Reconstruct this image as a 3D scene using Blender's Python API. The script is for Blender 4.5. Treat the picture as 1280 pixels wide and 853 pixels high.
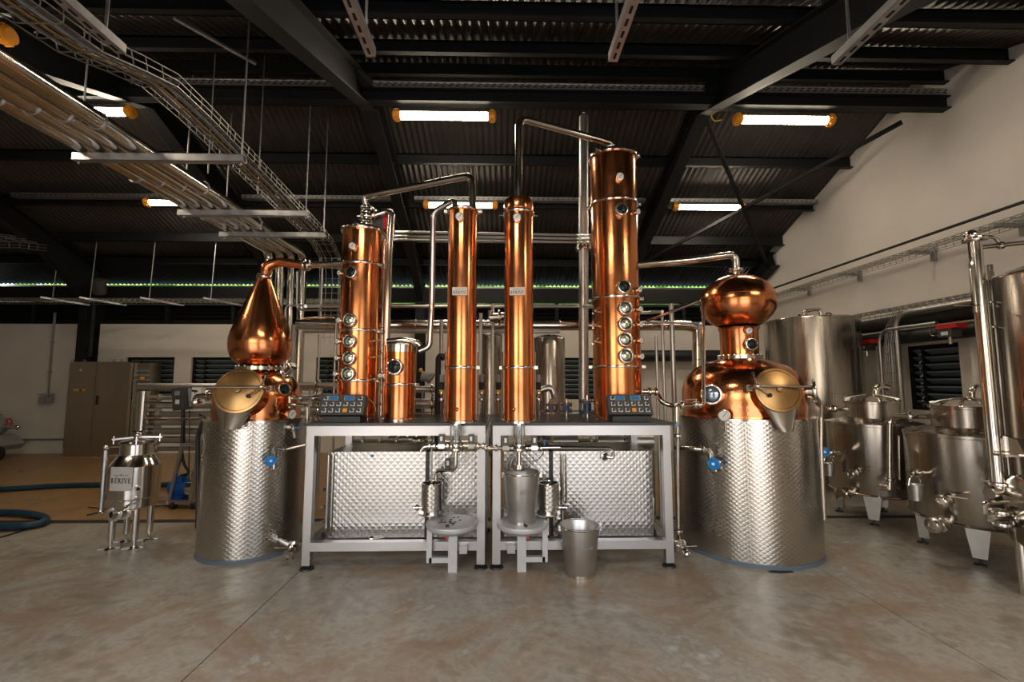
import bpy, math, random
from mathutils import Vector as V, Matrix
random.seed(7)
PI = math.pi
for o in list(bpy.data.objects): bpy.data.objects.remove(o)
S = bpy.context.scene
COL = S.collection

# ------------------------------------------------------------------ camera
F = 568.9; EYE = 1.45
PITCH = math.atan(51 / F); YAW = math.atan(12 / F)
cam = bpy.data.cameras.new('camera'); cam.lens = 16.0; cam.sensor_width = 36.0
cam.clip_start = 0.02; cam.clip_end = 300
camo = bpy.data.objects.new('camera', cam); COL.objects.link(camo)
camo.location = (0, 0, EYE); camo.rotation_euler = (PI/2 + PITCH, 0, -YAW)
S.camera = camo
# ------------------------------------------------------------------ sky, exposure
W = bpy.data.worlds.new('sky'); S.world = W; W.use_nodes = True
wn = W.node_tree; wn.nodes.clear()
sky = wn.nodes.new('ShaderNodeTexSky'); sky.sky_type = 'NISHITA'; sky.sun_disc = False
sky.sun_elevation = math.radians(50); sky.sun_rotation = math.radians(200); sky.air_density = 1.2; sky.dust_density = 4.0
bg = wn.nodes.new('ShaderNodeBackground'); bg.inputs['Strength'].default_value = 0.42
wo = wn.nodes.new('ShaderNodeOutputWorld')
wn.links.new(sky.outputs[0], bg.inputs[0]); wn.links.new(bg.outputs[0], wo.inputs[0])
S.view_settings.view_transform = 'Standard'; S.view_settings.look = 'None'
S.view_settings.gamma = 1.0; S.view_settings.use_curve_mapping = False
S.view_settings.exposure = 1.0
TUBE_POWER = 32.0
def portal(name, x0, x1, y, z0, z1, rx):
    l = bpy.data.lights.new(name, 'AREA'); l.shape = 'RECTANGLE'; l.size = x1 - x0; l.size_y = z1 - z0
    l.energy = 1; l.cycles.is_portal = True
    o = bpy.data.objects.new(name, l); COL.objects.link(o)
    o.location = ((x0+x1)/2, y, (z0+z1)/2); o.rotation_euler = (rx, 0, 0)
DOORS = [(-3.3, -0.9), (0.35, 2.75)]; DOORTOP = 2.75; WF = -1.2
for d in DOORS: portal('daylight_portal', d[0], d[1], WF-0.1, 0, DOORTOP, PI/2)
portal('daylight_portal', -9, 5.4, 9.75, 2.6, 3.6, -PI/2)

# ------------------------------------------------------------------ pixel helpers (measured on the 1280x853 photograph)
_f = V((math.sin(YAW)*math.cos(PITCH), math.cos(YAW)*math.cos(PITCH), math.sin(PITCH)))
_r = V((math.cos(YAW), -math.sin(YAW), 0)); _u = _r.cross(_f)
def ray(x, y): return _f + _r*((x-640)/F) + _u*((426.5-y)/F)
def P(x, y, Y):
    d = ray(x, y); return V((0, 0, EYE)) + d*(Y/d.y)
def G(x, y, z=0.0):
    d = ray(x, y); return V((0, 0, EYE)) + d*((z-EYE)/d.z)
def PX(x, y, X):
    d = ray(x, y); return V((0, 0, EYE)) + d*(X/d.x)

# ------------------------------------------------------------------ materials
MATS = {}
def sl(c):
    if isinstance(c, str):
        c = [int(c[i:i+2], 16)/255 for i in (0, 2, 4)]
        c = [x/12.92 if x <= .04045 else ((x+.055)/1.055)**2.4 for x in c]
    return (c[0], c[1], c[2], 1)
def mat(name, col, rough=.5, metal=0., noise=0., nscale=8., rvar=0., bump=0., bscale=60., stretch=None, emit=0., trans=0., coat=0., spec=.5, aniso=0.):
    m = bpy.data.materials.new(name); m.use_nodes = True
    t = m.node_tree; b = t.nodes['Principled BSDF']; L = t.links
    c = sl(col)
    b.inputs['Base Color'].default_value = c; b.inputs['Roughness'].default_value = rough; b.inputs['Metallic'].default_value = metal
    b.inputs['Transmission Weight'].default_value = trans; b.inputs['Coat Weight'].default_value = coat
    b.inputs['Specular IOR Level'].default_value = spec
    if emit: b.inputs['Emission Color'].default_value = c; b.inputs['Emission Strength'].default_value = emit
    if noise or rvar or bump:
        tc = t.nodes.new('ShaderNodeTexCoord'); mp = t.nodes.new('ShaderNodeMapping')
        L.new(tc.outputs['Object'], mp.inputs[0])
        if stretch: mp.inputs['Scale'].default_value = stretch
        nz = t.nodes.new('ShaderNodeTexNoise'); nz.inputs['Scale'].default_value = nscale; nz.inputs['Detail'].default_value = 5
        L.new(mp.outputs[0], nz.inputs[0])
        if noise:
            r = t.nodes.new('ShaderNodeValToRGB'); r.color_ramp.elements[0].position = .3; r.color_ramp.elements[1].position = .7
            r.color_ramp.elements[0].color = tuple(x*(1-noise) for x in c[:3])+(1,); r.color_ramp.elements[1].color = tuple(min(1, x*(1+noise)) for x in c[:3])+(1,)
            L.new(nz.outputs[0], r.inputs[0]); L.new(r.outputs[0], b.inputs['Base Color'])
        if rvar:
            q = t.nodes.new('ShaderNodeMapRange'); q.inputs[3].default_value = max(.02, rough-rvar); q.inputs[4].default_value = rough+rvar
            q.inputs[1].default_value = .3; q.inputs[2].default_value = .7
            L.new(nz.outputs[0], q.inputs[0]); L.new(q.outputs[0], b.inputs['Roughness'])
        if bump:
            n2 = t.nodes.new('ShaderNodeTexNoise'); n2.inputs['Scale'].default_value = bscale; n2.inputs['Detail'].default_value = 3
            L.new(mp.outputs[0], n2.inputs[0])
            bp = t.nodes.new('ShaderNodeBump'); bp.inputs['Strength'].default_value = bump; bp.inputs['Distance'].default_value = .01
            L.new(n2.outputs[0], bp.inputs['Height']); L.new(bp.outputs[0], b.inputs['Normal'])
    MATS[name] = m; return m
def mnode(t, op, a, b=None):
    n = t.nodes.new('ShaderNodeMath'); n.operation = op
    for i, x in enumerate((a, b)):
        if x is None: continue
        if isinstance(x, (int, float)): n.inputs[i].default_value = x
        else: t.links.new(x, n.inputs[i])
    return n.outputs[0]
def quilt(name, col, rough, pu, pv, dist, strength=.6, facet=False):
    m = mat(name, col, rough, 1.0); t = m.node_tree; b = t.nodes['Principled BSDF']
    uv = t.nodes.new('ShaderNodeUVMap'); sp = t.nodes.new('ShaderNodeSeparateXYZ'); t.links.new(uv.outputs[0], sp.inputs[0])
    u = mnode(t, 'DIVIDE', sp.outputs[0], pu); v = mnode(t, 'DIVIDE', sp.outputs[1], pv)
    a = mnode(t, 'ABSOLUTE', mnode(t, 'SINE', mnode(t, 'MULTIPLY', mnode(t, 'ADD', u, v), PI)))
    c = mnode(t, 'ABSOLUTE', mnode(t, 'SINE', mnode(t, 'MULTIPLY', mnode(t, 'SUBTRACT', u, v), PI)))
    h = mnode(t, 'POWER', mnode(t, 'MULTIPLY', a, c), .5)
    if facet:
        a = mnode(t, 'PINGPONG', mnode(t, 'ADD', u, v), .5); c = mnode(t, 'PINGPONG', mnode(t, 'SUBTRACT', u, v), .5); h = mnode(t, 'MINIMUM', a, c)
    bp = t.nodes.new('ShaderNodeBump'); bp.inputs['Strength'].default_value = strength; bp.inputs['Distance'].default_value = dist
    t.links.new(h, bp.inputs['Height']); t.links.new(bp.outputs[0], b.inputs['Normal'])
    return m
def floor_mat(name, stops, rough, rvar, scale, tint=None):
    m = mat(name, stops[0][1], rough); t = m.node_tree; b = t.nodes['Principled BSDF']; L = t.links
    tc = t.nodes.new('ShaderNodeTexCoord')
    n1 = t.nodes.new('ShaderNodeTexNoise'); n1.inputs['Scale'].default_value = scale; n1.inputs['Detail'].default_value = 12; n1.inputs['Roughness'].default_value = .76; n1.inputs['Distortion'].default_value = .5
    n2 = t.nodes.new('ShaderNodeTexNoise'); n2.inputs['Scale'].default_value = scale*9; n2.inputs['Detail'].default_value = 6
    L.new(tc.outputs['Object'], n1.inputs[0]); L.new(tc.outputs['Object'], n2.inputs[0])
    s = mnode(t, 'ADD', mnode(t, 'MULTIPLY', n1.outputs[0], .66), mnode(t, 'MULTIPLY', n2.outputs[0], .34))
    r = t.nodes.new('ShaderNodeValToRGB')
    while len(r.color_ramp.elements) < len(stops): r.color_ramp.elements.new(.5)
    for e, (p, c) in zip(r.color_ramp.elements, stops): e.position = p; e.color = sl(c)
    L.new(s, r.inputs[0]); out = r.outputs[0]
    if tint:
        n3 = t.nodes.new('ShaderNodeTexNoise'); n3.inputs['Scale'].default_value = 1.6; n3.inputs['Detail'].default_value = 12; n3.inputs['Roughness'].default_value = .72; n3.inputs['Distortion'].default_value = .8
        mp = t.nodes.new('ShaderNodeMapping'); mp.inputs['Location'].default_value = (7, 3, 0); L.new(tc.outputs['Object'], mp.inputs[0]); L.new(mp.outputs[0], n3.inputs[0])
        mr = t.nodes.new('ShaderNodeMapRange'); mr.inputs[1].default_value = .46; mr.inputs[2].default_value = .60; mr.inputs[3].default_value = 0; mr.inputs[4].default_value = .7; L.new(n3.outputs[0], mr.inputs[0])
        mx = t.nodes.new('ShaderNodeMix'); mx.data_type = 'RGBA'; pass
        ins = [k for k in mx.inputs if k.type == 'RGBA']; L.new(mr.outputs[0], mx.inputs[0]); L.new(out, ins[0]); ins[1].default_value = sl(tint)
        out = [k for k in mx.outputs if k.type == 'RGBA'][0]
    L.new(out, b.inputs['Base Color'])
    q = t.nodes.new('ShaderNodeMapRange'); q.inputs[1].default_value = .35; q.inputs[2].default_value = .65
    q.inputs[3].default_value = rough-rvar; q.inputs[4].default_value = rough+rvar
    L.new(n1.outputs[0], q.inputs[0]); L.new(q.outputs[0], b.inputs['Roughness'])
    bp = t.nodes.new('ShaderNodeBump'); bp.inputs['Strength'].default_value = .12; bp.inputs['Distance'].default_value = .004
    L.new(n2.outputs[0], bp.inputs['Height']); L.new(bp.outputs[0], b.inputs['Normal'])
    return m
COPPER = mat('copper', (.76, .285, .115), .20, 1, noise=.10, nscale=5, rvar=.06, bump=.02, bscale=14)
COPPER_H = mat('copper_hammered', (.76, .29, .12), .18, 1, noise=.12, nscale=9, rvar=.04, bump=.12, bscale=26)
BRASS = mat('brass_lid', (.44, .26, .11), .36, 1, noise=.15, nscale=7, rvar=.06)
STEEL = mat('stainless', (.66, .62, .57), .16, 1, rvar=.05, nscale=6, noise=.05)
STEELD = mat('stainless_tank', (.46, .42, .375), .25, 1, noise=.10, nscale=3, rvar=.06, stretch=(6, 6, .25))
CAST = mat('cast_grey', (.46, .46, .47), .45, .35, noise=.05, nscale=20)
FRAME = mat('brushed_frame', (.48, .47, .48), .36, 1, rvar=.02, nscale=5, noise=.03)
SATIN = mat('satin_steel', (.58, .56, .54), .38, 1, noise=.06, nscale=10)
CABINET = mat('brushed_cabinet', (.48, .42, .34), .38, 1, noise=.06, nscale=6, stretch=(1, 1, .1))
QUILT = quilt('quilted_steel', (.56, .53, .49), .21, .052, .036, .006, .19)
QUILTP = quilt('quilted_panel', (.48, .47, .46), .27, .056, .056, .010, .30, True)
GALV = mat('galvanised', (.50, .49, .50), .42, .9, noise=.15, nscale=14)
WIRE = mat('zinc_wire', (.36, .34, .32), .4, .9)
BLACKST = mat('black_steel', (.008, .0085, .010), .6, spec=.3)
RUBBER = mat('black_rubber', (.015, .015, .016), .5, noise=.2)
PLASTIC = mat('dark_grey_plastic', (.06, .058, .057), .42)
WORKTOP = mat('black_worktop', (.018, .020, .022), .3)
ROOF = mat('roof_sheet', (.080, .074, .068), .40, .55, noise=.12, nscale=3)
PLASTER = mat('plaster', (.72, .67, .61), .75, noise=.05, nscale=1.6, bump=.08, bscale=9)
PLASTER2 = mat('plaster_right', (.73, .68, .62), .75, noise=.05, nscale=1.3, bump=.08, bscale=9)
CONC = floor_mat('concrete', [(.34, '6f6a62'), (.44, '8c8479'), (.50, 'a09a91'), (.56, '918a80'), (.64, 'b4b4b2')], .44, .14, 1.3, '8a7054')
TAN = floor_mat('tan_floor', [(.35, '80603c'), (.5, '97744a'), (.66, 'a5855b')], .36, .10, .9)
BLUE = mat('blue_paint', (.01, .10, .42), .35)
WHEELB = mat('blue_handwheel', (.01, .22, .60), .35)
NAVY = mat('navy_paint', (.01, .045, .11), .35)
HOSEB = mat('blue_hose', (.008, .040, .068), .45, noise=.3, nscale=20)
RED = mat('red_plastic', (.55, .015, .012), .35)
YEL = mat('yellow_plastic', (.75, .48, .03), .4)
ORANGE = mat('orange_cap', (.85, .33, .02), .4)
WHITE = mat('white_face', (.80, .79, .76), .4)
INK = mat('black_ink', (.02, .02, .02), .6)
PLATE = mat('sign_plate', (.62, .59, .55), .4, .2)
LITG = mat('lit_inside_glass', (.62, .64, .52), .22, .85, noise=.25, nscale=22)  # brightness of the lit column interior put into the pane colour
PORTRING = mat('port_ring', (.74, .71, .66), .24, 1)
DARKG = mat('dark_glass', (.015, .017, .015), .08, 0, spec=.35)
BLUEG = mat('blue_glass', (.30, .38, .44), .12, .7)
GLASS = mat('clear_glass', (.95, .97, .96), .02, 0, trans=1.0)
SLAT = mat('louvre_sky_tint', (.28, .36, .43), .3, .3)  # bluish sky reflection painted into the base colour
BASER = mat('base_ring', (.08, .11, .14), .5)
TANKD = mat('stainless_dark_reflection', (.30, .265, .23), .24, 1, noise=.12, nscale=3, rvar=.06, stretch=(6, 6, .25))  # darker steel copy, dark reflections painted into its colour
LCD = mat('blue_display', (.03, .13, .30), .3, emit=.12)
TUBE = mat('lamp_tube', (1, .86, .66), .3, emit=TUBE_POWER)
GREYP = mat('grey_paint', (.28, .28, .27), .45)
LEAF = mat('leaf', (.25, .46, .10), .6, noise=.5, nscale=9)
GROUND = mat('outdoor_paving', (.55, .54, .52), .8, noise=.1)
BRONZE = mat('bronze_fitting', (.55, .38, .18), .3, 1)

# ------------------------------------------------------------------ mesh builder
def frame(axis):
    w = V(axis).normalized(); a = V((0, 0, 1)) if abs(w.z) < .95 else V((1, 0, 0))
    u = a.cross(w).normalized(); return u, w.cross(u), w
class MB:
    def __init__(s): s.v = []; s.f = []; s.uv = []
    def add(s, vs, fs, uv=None):
        n = len(s.v); s.v += [tuple(x) for x in vs]; s.f += [tuple(i+n for i in q) for q in fs]
        s.uv += uv if uv else [(0, 0)]*len(vs); return s
    def box(s, c, d, R=None, uvm=False):
        c = V(c); vs = []
        for z in (-1, 1):
            for y in (-1, 1):
                for x in (-1, 1):
                    q = V((x*d[0]/2, y*d[1]/2, z*d[2]/2)); vs.append(c + (R @ q if R else q))
        uv = [(v.x + v.y, v.z) for v in vs] if uvm else None
        return s.add(vs, [(0, 2, 3, 1), (4, 5, 7, 6), (0, 1, 5, 4), (2, 6, 7, 3), (0, 4, 6, 2), (1, 3, 7, 5)], uv)
    def mm(s, a, b, uvm=False): return s.box([(a[i]+b[i])/2 for i in range(3)], [abs(b[i]-a[i]) for i in range(3)], None, uvm)
    def bar(s, p0, p1, w, h, up=(0, 0, 1)):
        p0, p1 = V(p0), V(p1); d = (p1-p0); L = d.length; d.normalize(); u = V(up)
        x = u.cross(d)
        if x.length < 1e-4: x = V((1, 0, 0)).cross(d)
        x.normalize(); u = d.cross(x)
        R = Matrix((x, u, d)).transposed(); return s.box((p0+p1)/2, (w, h, L), R)
    def lathe(s, o, prof, axis=(0, 0, 1), n=40, a0=0.0, a1=2*PI, start=PI/2):
        o = V(o); u, v, w = frame(axis) if tuple(axis) != (0, 0, 1) else (V((1, 0, 0)), V((0, 1, 0)), V((0, 0, 1)))
        vs = []; uv = []; fs = []; m = len(prof); vl = 0; rm = max(p[0] for p in prof)
        for j, (r, z) in enumerate(prof):
            if j: vl += math.hypot(r-prof[j-1][0], z-prof[j-1][1])
            for i in range(n+1):
                a = start + a0 + (a1-a0)*i/n
                vs.append(o + u*(r*math.cos(a)) + v*(r*math.sin(a)) + w*z); uv.append(((a-start)*rm, vl))
        for j in range(m-1):
            for i in range(n): k = j*(n+1)+i; fs.append((k, k+1, k+n+2, k+n+1))
        return s.add(vs, fs, uv)
    def cyl(s, p0, p1, r, r2=None, n=16, cap=True):
        p0, p1 = V(p0), V(p1); L = (p1-p0).length; r2 = r if r2 is None else r2
        pr = [(r, 0), (r2, L)]
        if cap: pr = [(0, 0)] + pr + [(0, L)]
        return s.lathe(p0, pr, (p1-p0), n, start=0)
    def disc(s, p, nrm, r, t, n=24): p = V(p); w = V(nrm).normalized(); return s.cyl(p, p+w*t, r, n=n)
    def ring(s, p, nrm, r, t, h, n=24):    # flat ring: outer radius r, wall t, height h
        return s.lathe(p, [(r-t, 0), (r, 0), (r, h), (r-t, h), (r-t, 0)], nrm, n)
    def torus(s, p, nrm, R, r, n=24, m=8):
        return s.lathe(p, [(R+r*math.cos(2*PI*i/m), r*math.sin(2*PI*i/m)) for i in range(m+1)], nrm, n)
    def ball(s, c, r, n=16, m=8, rz=None):
        rz = rz or r; return s.lathe(c, [(r*math.sin(PI*i/m), -rz*math.cos(PI*i/m)) for i in range(m+1)], (0, 0, 1), n)
    def tube(s, pts, r, bend=.06, n=12, cap=True, rr=None, steps=6):
        pts = [V(p) for p in pts]; path = [pts[0]]
        for i in range(1, len(pts)-1):
            a, b, c = pts[i-1], pts[i], pts[i+1]; d0 = (a-b); d1 = (c-b); l = min(bend, d0.length*.48, d1.length*.48)
            if l < 1e-4 or bend == 0: path.append(b); continue
            p0 = b + d0.normalized()*l; p1 = b + d1.normalized()*l
            for k in range(steps+1):
                t = k/steps; path.append(p0*(1-t)**2 + b*2*t*(1-t) + p1*t*t)
        path.append(pts[-1]); N = len(path); vs = []; fs = []; u = None
        Ls = [0]
        for i in range(1, N): Ls.append(Ls[-1]+(path[i]-path[i-1]).length)
        for i in range(N):
            d = (path[min(i+1, N-1)]-path[max(i-1, 0)]).normalized()
            if u is None: u = frame(d)[0]
            else: u = (u - d*u.dot(d)).normalized()
            w = d.cross(u); q = r if rr is None else r+(rr-r)*Ls[i]/Ls[-1]
            for k in range(n):
                a = 2*PI*k/n; vs.append(path[i] + u*(q*math.cos(a)) + w*(q*math.sin(a)))
        for i in range(N-1):
            for k in range(n): fs.append((i*n+k, i*n+(k+1) % n, (i+1)*n+(k+1) % n, (i+1)*n+k))
        if cap: fs.append(tuple(range(n-1, -1, -1))); fs.append(tuple((N-1)*n+k for k in range(n)))
        return s.add(vs, fs)
    def prism(s, poly, o, ux, uy, un, t):
        o, ux, uy, un = V(o), V(ux), V(uy), V(un); n = len(poly)
        a = [o+ux*p[0]+uy*p[1] for p in poly]; b = [q+un*t for q in a]
        return s.add(a+b, [tuple(range(n-1, -1, -1)), tuple(range(n, 2*n))] + [(i, (i+1) % n, n+(i+1) % n, n+i) for i in range(n)])
    def build(s, name, m, parent=None, label=None, kind=None, sharp=32):
        me = bpy.data.meshes.new(name); o0 = ORG.get(parent.name, V()) if parent else V()
        me.from_pydata([(x-o0.x, y-o0.y, z-o0.z) for x, y, z in s.v], [], s.f)
        uvl = me.uv_layers.new(name='UVMap')
        for lp in me.loops: uvl.data[lp.index].uv = s.uv[lp.vertex_index]
        me.materials.append(m)
        me.polygons.foreach_set('use_smooth', [True]*len(me.polygons)); me.set_sharp_from_angle(angle=math.radians(sharp))
        o = bpy.data.objects.new(name, me); COL.objects.link(o)
        if parent: o.parent = parent; ORG[o.name] = o0
        else: ORG[o.name] = V()
        if label: o['label'] = label
        if kind: o['kind'] = kind
        return o
ORG = {}
def thing(name, label, cat, loc=(0, 0, 0), group=None):
    o = bpy.data.objects.new(name, None); COL.objects.link(o); o.location = loc; o.empty_display_size = .1
    o['label'] = label; o['category'] = cat
    if group: o['group'] = group
    ORG[o.name] = V(loc); return o
def tag(o, label, cat, group=None):
    o['label'] = label; o['category'] = cat
    if group: o['group'] = group
    return o
def copy_tree(o, parent=None, kids=None):
    c = o.copy(); COL.objects.link(c); c.parent = parent
    ORG[c.name] = ORG.get(o.name, V())
    for ch in list(o.children): copy_tree(ch, c)
    return c
def struct(name, mb, m):
    return mb.build(name, m, None, None, 'structure')
def sempty(name):
    o = bpy.data.objects.new(name, None); COL.objects.link(o); o['kind'] = 'structure'; ORG[o.name] = V(); return o

# ================================================================== SETTING
XL, XR, YB = -11.5, 5.5, 9.6
RIDGE_Y, RIDGE_Z = 5.62, 5.46
SF, SN = .388, .36
def roof_z(y): return RIDGE_Z - SF*(y-RIDGE_Y) if y > RIDGE_Y else RIDGE_Z - SN*(RIDGE_Y-y)
# floor: slabs with open joints, trench drain
floor = sempty('floor')
DRY = 4.98; g = .0035
xs = [XL-.2, -9.6, -5.58, -1.555, 2.467, XR+.2]
for i in range(5):
    MB().mm((xs[i]+g, WF-.2, -.12), (xs[i+1]-g, DRY-.06, 0)).build('slab', CONC, floor)
    MB().mm((xs[i]+g, DRY+.06, -.12), (xs[i+1]-g, YB+.2, 0)).build('slab', TAN if i < 4 else CONC, floor)
MB().mm((XL-.2, WF-.2, -.2), (XR+.2, YB+.2, -.115)).build('joint_bed', RUBBER, floor)
m = MB()
for k in range(int((xs[5]-XL)/.03)):
    x = XL + k*.03; m.mm((x, DRY-.055, -.03), (x+.014, DRY+.055, -.006))
m.mm((XL, DRY-.06, -.03), (XR, DRY-.05, -.002)); m.mm((XL, DRY+.05, -.03), (XR, DRY+.06, -.002))
m.build('drain_grate', PLASTIC, floor, kind='stuff')
struct('ground', MB().mm((-40, -40, -.30), (40, 40, -.21)), GROUND)

# walls -------------------------------------------------------------
WZ0, WZ1 = 1.08, 1.96                                   # louvre windows, sill and head
PLT = 2.65
wins = []
for a, b in ((156, 217), (238, 300)): wins.append((P(a, 470, YB).x, P(b, 470, YB).x))
wins.append((1.05, 2.05)); wins.append((-3.9, -2.9))
wins.sort()
wb = MB(); x = XL-.2
for a, b in wins:
    wb.mm((x, YB, 0), (a, YB+.22, PLT)); wb.mm((a, YB, 0), (b, YB+.22, WZ0)); wb.mm((a, YB, WZ1), (b, YB+.22, PLT)); x = b
wb.mm((x, YB, 0), (XR+.2, YB+.22, PLT))
wall_back = struct('wall_back', wb, PLASTER)
wall_left = struct('wall_left', MB().mm((XL-.2, WF-.2, 0), (XL, YB, 3.3)).prism([(WF-.2, 3.3), (YB, 3.3), (YB, roof_z(YB)), (RIDGE_Y, RIDGE_Z), (WF-.2, roof_z(WF-.2))], (XL-.2, 0, 0), (0, 1, 0), (0, 0, 1), (1, 0, 0), .2), PLASTER)
# right gable wall with one louvre window between two pilasters
RW = (5.36, 6.10)
m = MB()
m.mm((XR, WF-.2, 0), (XR+.2, RW[0], 2.0)); m.mm((XR, RW[1], 0), (XR+.2, YB+.22, 2.0)); m.mm((XR, RW[0], 0), (XR+.2, RW[1], WZ0)); m.mm((XR, RW[0], 1.93), (XR+.2, RW[1], 2.0))
m.prism([(WF-.2, 2.0), (YB+.22, 2.0), (YB+.22, roof_z(YB+.22)), (RIDGE_Y, RIDGE_Z), (WF-.2, roof_z(WF-.2))], (XR, 0, 0), (0, 1, 0), (0, 0, 1), (1, 0, 0), .2)
wall_right = struct('wall_right', m, PLASTER2)
for y0 in (4.75, 6.45, 8.1):
    MB().mm((XR-.1, y0, 0), (XR-.001, y0+.38, 2.0)).build('pilaster', PLASTER2, wall_right)
# front wall behind the camera with its two door openings
m = MB(); x = XL-.2
for a, b in DOORS:
    m.mm((x, WF-.2, 0), (a, WF, DOORTOP)); x = b
m.mm((x, WF-.2, 0), (XR+.2, WF, DOORTOP)); m.mm((XL-.2, WF-.2, DOORTOP), (XR+.2, WF, roof_z(WF)-.02))
struct('wall_front', m, PLASTER)

# louvred windows
def louvre(n, a, b, z0, z1, y=None, x=None):
    """window in the back wall (y given) or the right wall (x given)"""
    w = sempty('window_%d' % n)
    def pt(u, d, z): return V((u, y+d, z)) if y is not None else V((x+d, u, z))
    def bx(u0, u1, d0, d1, za, zb, name, m, par=w):
        return MB().mm(pt(u0, d0, za), pt(u1, d1, zb)).build(name, m, par)
    for u0, u1 in ((a, a+.05), (b-.05, b)): bx(u0, u1, .05, .15, z0, z1, 'window_frame', BLACKST)
    bx(a, b, .05, .15, z0, z0+.04, 'window_frame', BLACKST); bx(a, b, .05, .15, z1-.04, z1, 'window_frame', BLACKST)
    bx(a+.04, b-.04, .16, .17, z0+.02, z1-.02, 'gap_shade_sheet', BLACKST)  # black sheet stands in for the shade between overlapping slats
    us = a+.24 if y is not None else b-.2
    bx(us-.02, us+.02, .06, .14, z0, z1, 'mullion', BLACKST)
    N = 8; dz = (z1-z0-.08)/N
    for k in range(N):
        zc = z0+.04+dz*(k+.5)
        for u0, u1 in ((a+.05, us-.02), (us+.02, b-.05)):
            q = MB(); h = dz*.30
            ax = [pt(u0, .15, zc-h*.9), pt(u1, .15, zc-h*.9), pt(u1, .07, zc+h*.9), pt(u0, .07, zc+h*.9)]
            t = V((0, 0, .006))
            q.add([p-t for p in ax]+[p+t for p in ax], [(0, 1, 2, 3), (7, 6, 5, 4), (0, 4, 5, 1), (1, 5, 6, 2), (2, 6, 7, 3), (3, 7, 4, 0)])
            q.build('slat', SLAT, w)
        if k < N:
            c = pt(us, .055, zc); MB().bar(c-V((.02, .0, .02)), c+V((.02, .0, .02)), .006, .012).build('slat_clip', STEEL, w)
    return w
for i, (a, b) in enumerate(wins): louvre(i+1, a, b, WZ0, WZ1, y=YB)
louvre(5, RW[0], RW[1], WZ0, 1.93, x=XR)
# dark louvred clerestory band above the plaster, girts and gutter beam
band = sempty('window_6')
for k in range(5):
    z = PLT+.03+k*.085
    q = MB(); q.box((-3, YB+.1, z+.03), (17, .09, .012), Matrix.Rotation(math.radians(-38), 3, 'X')); q.build('slat', BLACKST, band)
for x in [XL+.3+1.37*i for i in range(13)]:
    MB().mm((x, YB+.02, PLT), (x+.07, YB+.16, 3.42)).build('mullion', BLACKST, band)
MB().mm((XL, YB+.17, PLT), (XR, YB+.19, 3.05)).build('band_light_block', BLACKST, band)  # added solid panel, stops daylight passing between the blades
MB().mm((XL, YB+.0, 3.135), (XR, YB+.16, 3.44)).build('girt', BLACKST, band)
MB().mm((XL, YB-.02, 3.045), (XR, YB+.14, 3.10)).build('girt', BLACKST, band)
MB().mm((XL, YB+.16, 3.40), (XR, 10.23, 3.42)).build('eaves_light_block', BLACKST, band)  # added panel, keeps outdoor bounce light off the overhanging sheet
MB().mm((XL, 10.22, 3.42), (XR+.2, 10.36, 3.605)).build('gutter', GALV, band)
# roof ----------------------------------------------------------------
ceil = sempty('ceiling')
def sheet(x0, x1, y0, y1):
    n = max(2, int(round((x1-x0)/.0115))); vs = []; fs = []
    for k in range(n+1):
        x = x0+(x1-x0)*k/n; d = .02*math.cos(2*PI*x/.092)
        for y in (y0, y1): vs.append((x, y, roof_z(y)+d+.02))
    for k in range(n): fs.append((2*k, 2*k+1, 2*k+3, 2*k+2))
    q = MB(); q.add(vs, fs); return q
YO = 10.33; YN = WF-.35
xsplit = [XL-.25, -8.4, -4.55, -1.72, 2.62, XR+.25]
for i in range(5):
    sheet(xsplit[i], xsplit[i+1], RIDGE_Y, YO).build('roof_sheet', ROOF, ceil, sharp=80)
    sheet(xsplit[i], xsplit[i+1], YN, RIDGE_Y-.001).build('roof_sheet', ROOF, ceil, sharp=80)
MB().mm((XL-.2, RIDGE_Y-.2, RIDGE_Z-.02), (XR+.2, RIDGE_Y+.2, RIDGE_Z+.06)).build('ridge_cap', ROOF, ceil)
pur_far = [5.9, 6.82, 7.72, 8.62, 9.3]; pur_near = [5.25, 4.55, 3.7, 2.8, 1.8, .8, -.2]
for y in pur_far+pur_near:
    z = roof_z(y)
    q = MB(); sgn = -1 if y > RIDGE_Y else 1
    q.mm((XL, y-.012, z-.19), (XR, y+.0, z-.01)); q.mm((XL, y-.012, z-.03), (XR, y+.06, z-.01)); q.mm((XL, y-.07, z-.19), (XR, y, z-.178))
    q.build('purlin', BLACKST, ceil)
def ibeam(p0, p1, w, h, parent, name):
    q = MB(); d = (V(p1)-V(p0)).normalized(); u = V((1, 0, 0)).cross(d); u.normalize()
    if u.z < 0: u = -u
    for s_ in (-1, 1): q.bar(V(p0)+u*(s_*h/2), V(p1)+u*(s_*h/2), w, .014, u)
    q.bar(p0, p1, .010, h, u); return q.build(name, BLACKST, parent)
RAFT = [-8.45, -4.55, -1.70, 2.62, XR-.12]
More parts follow.
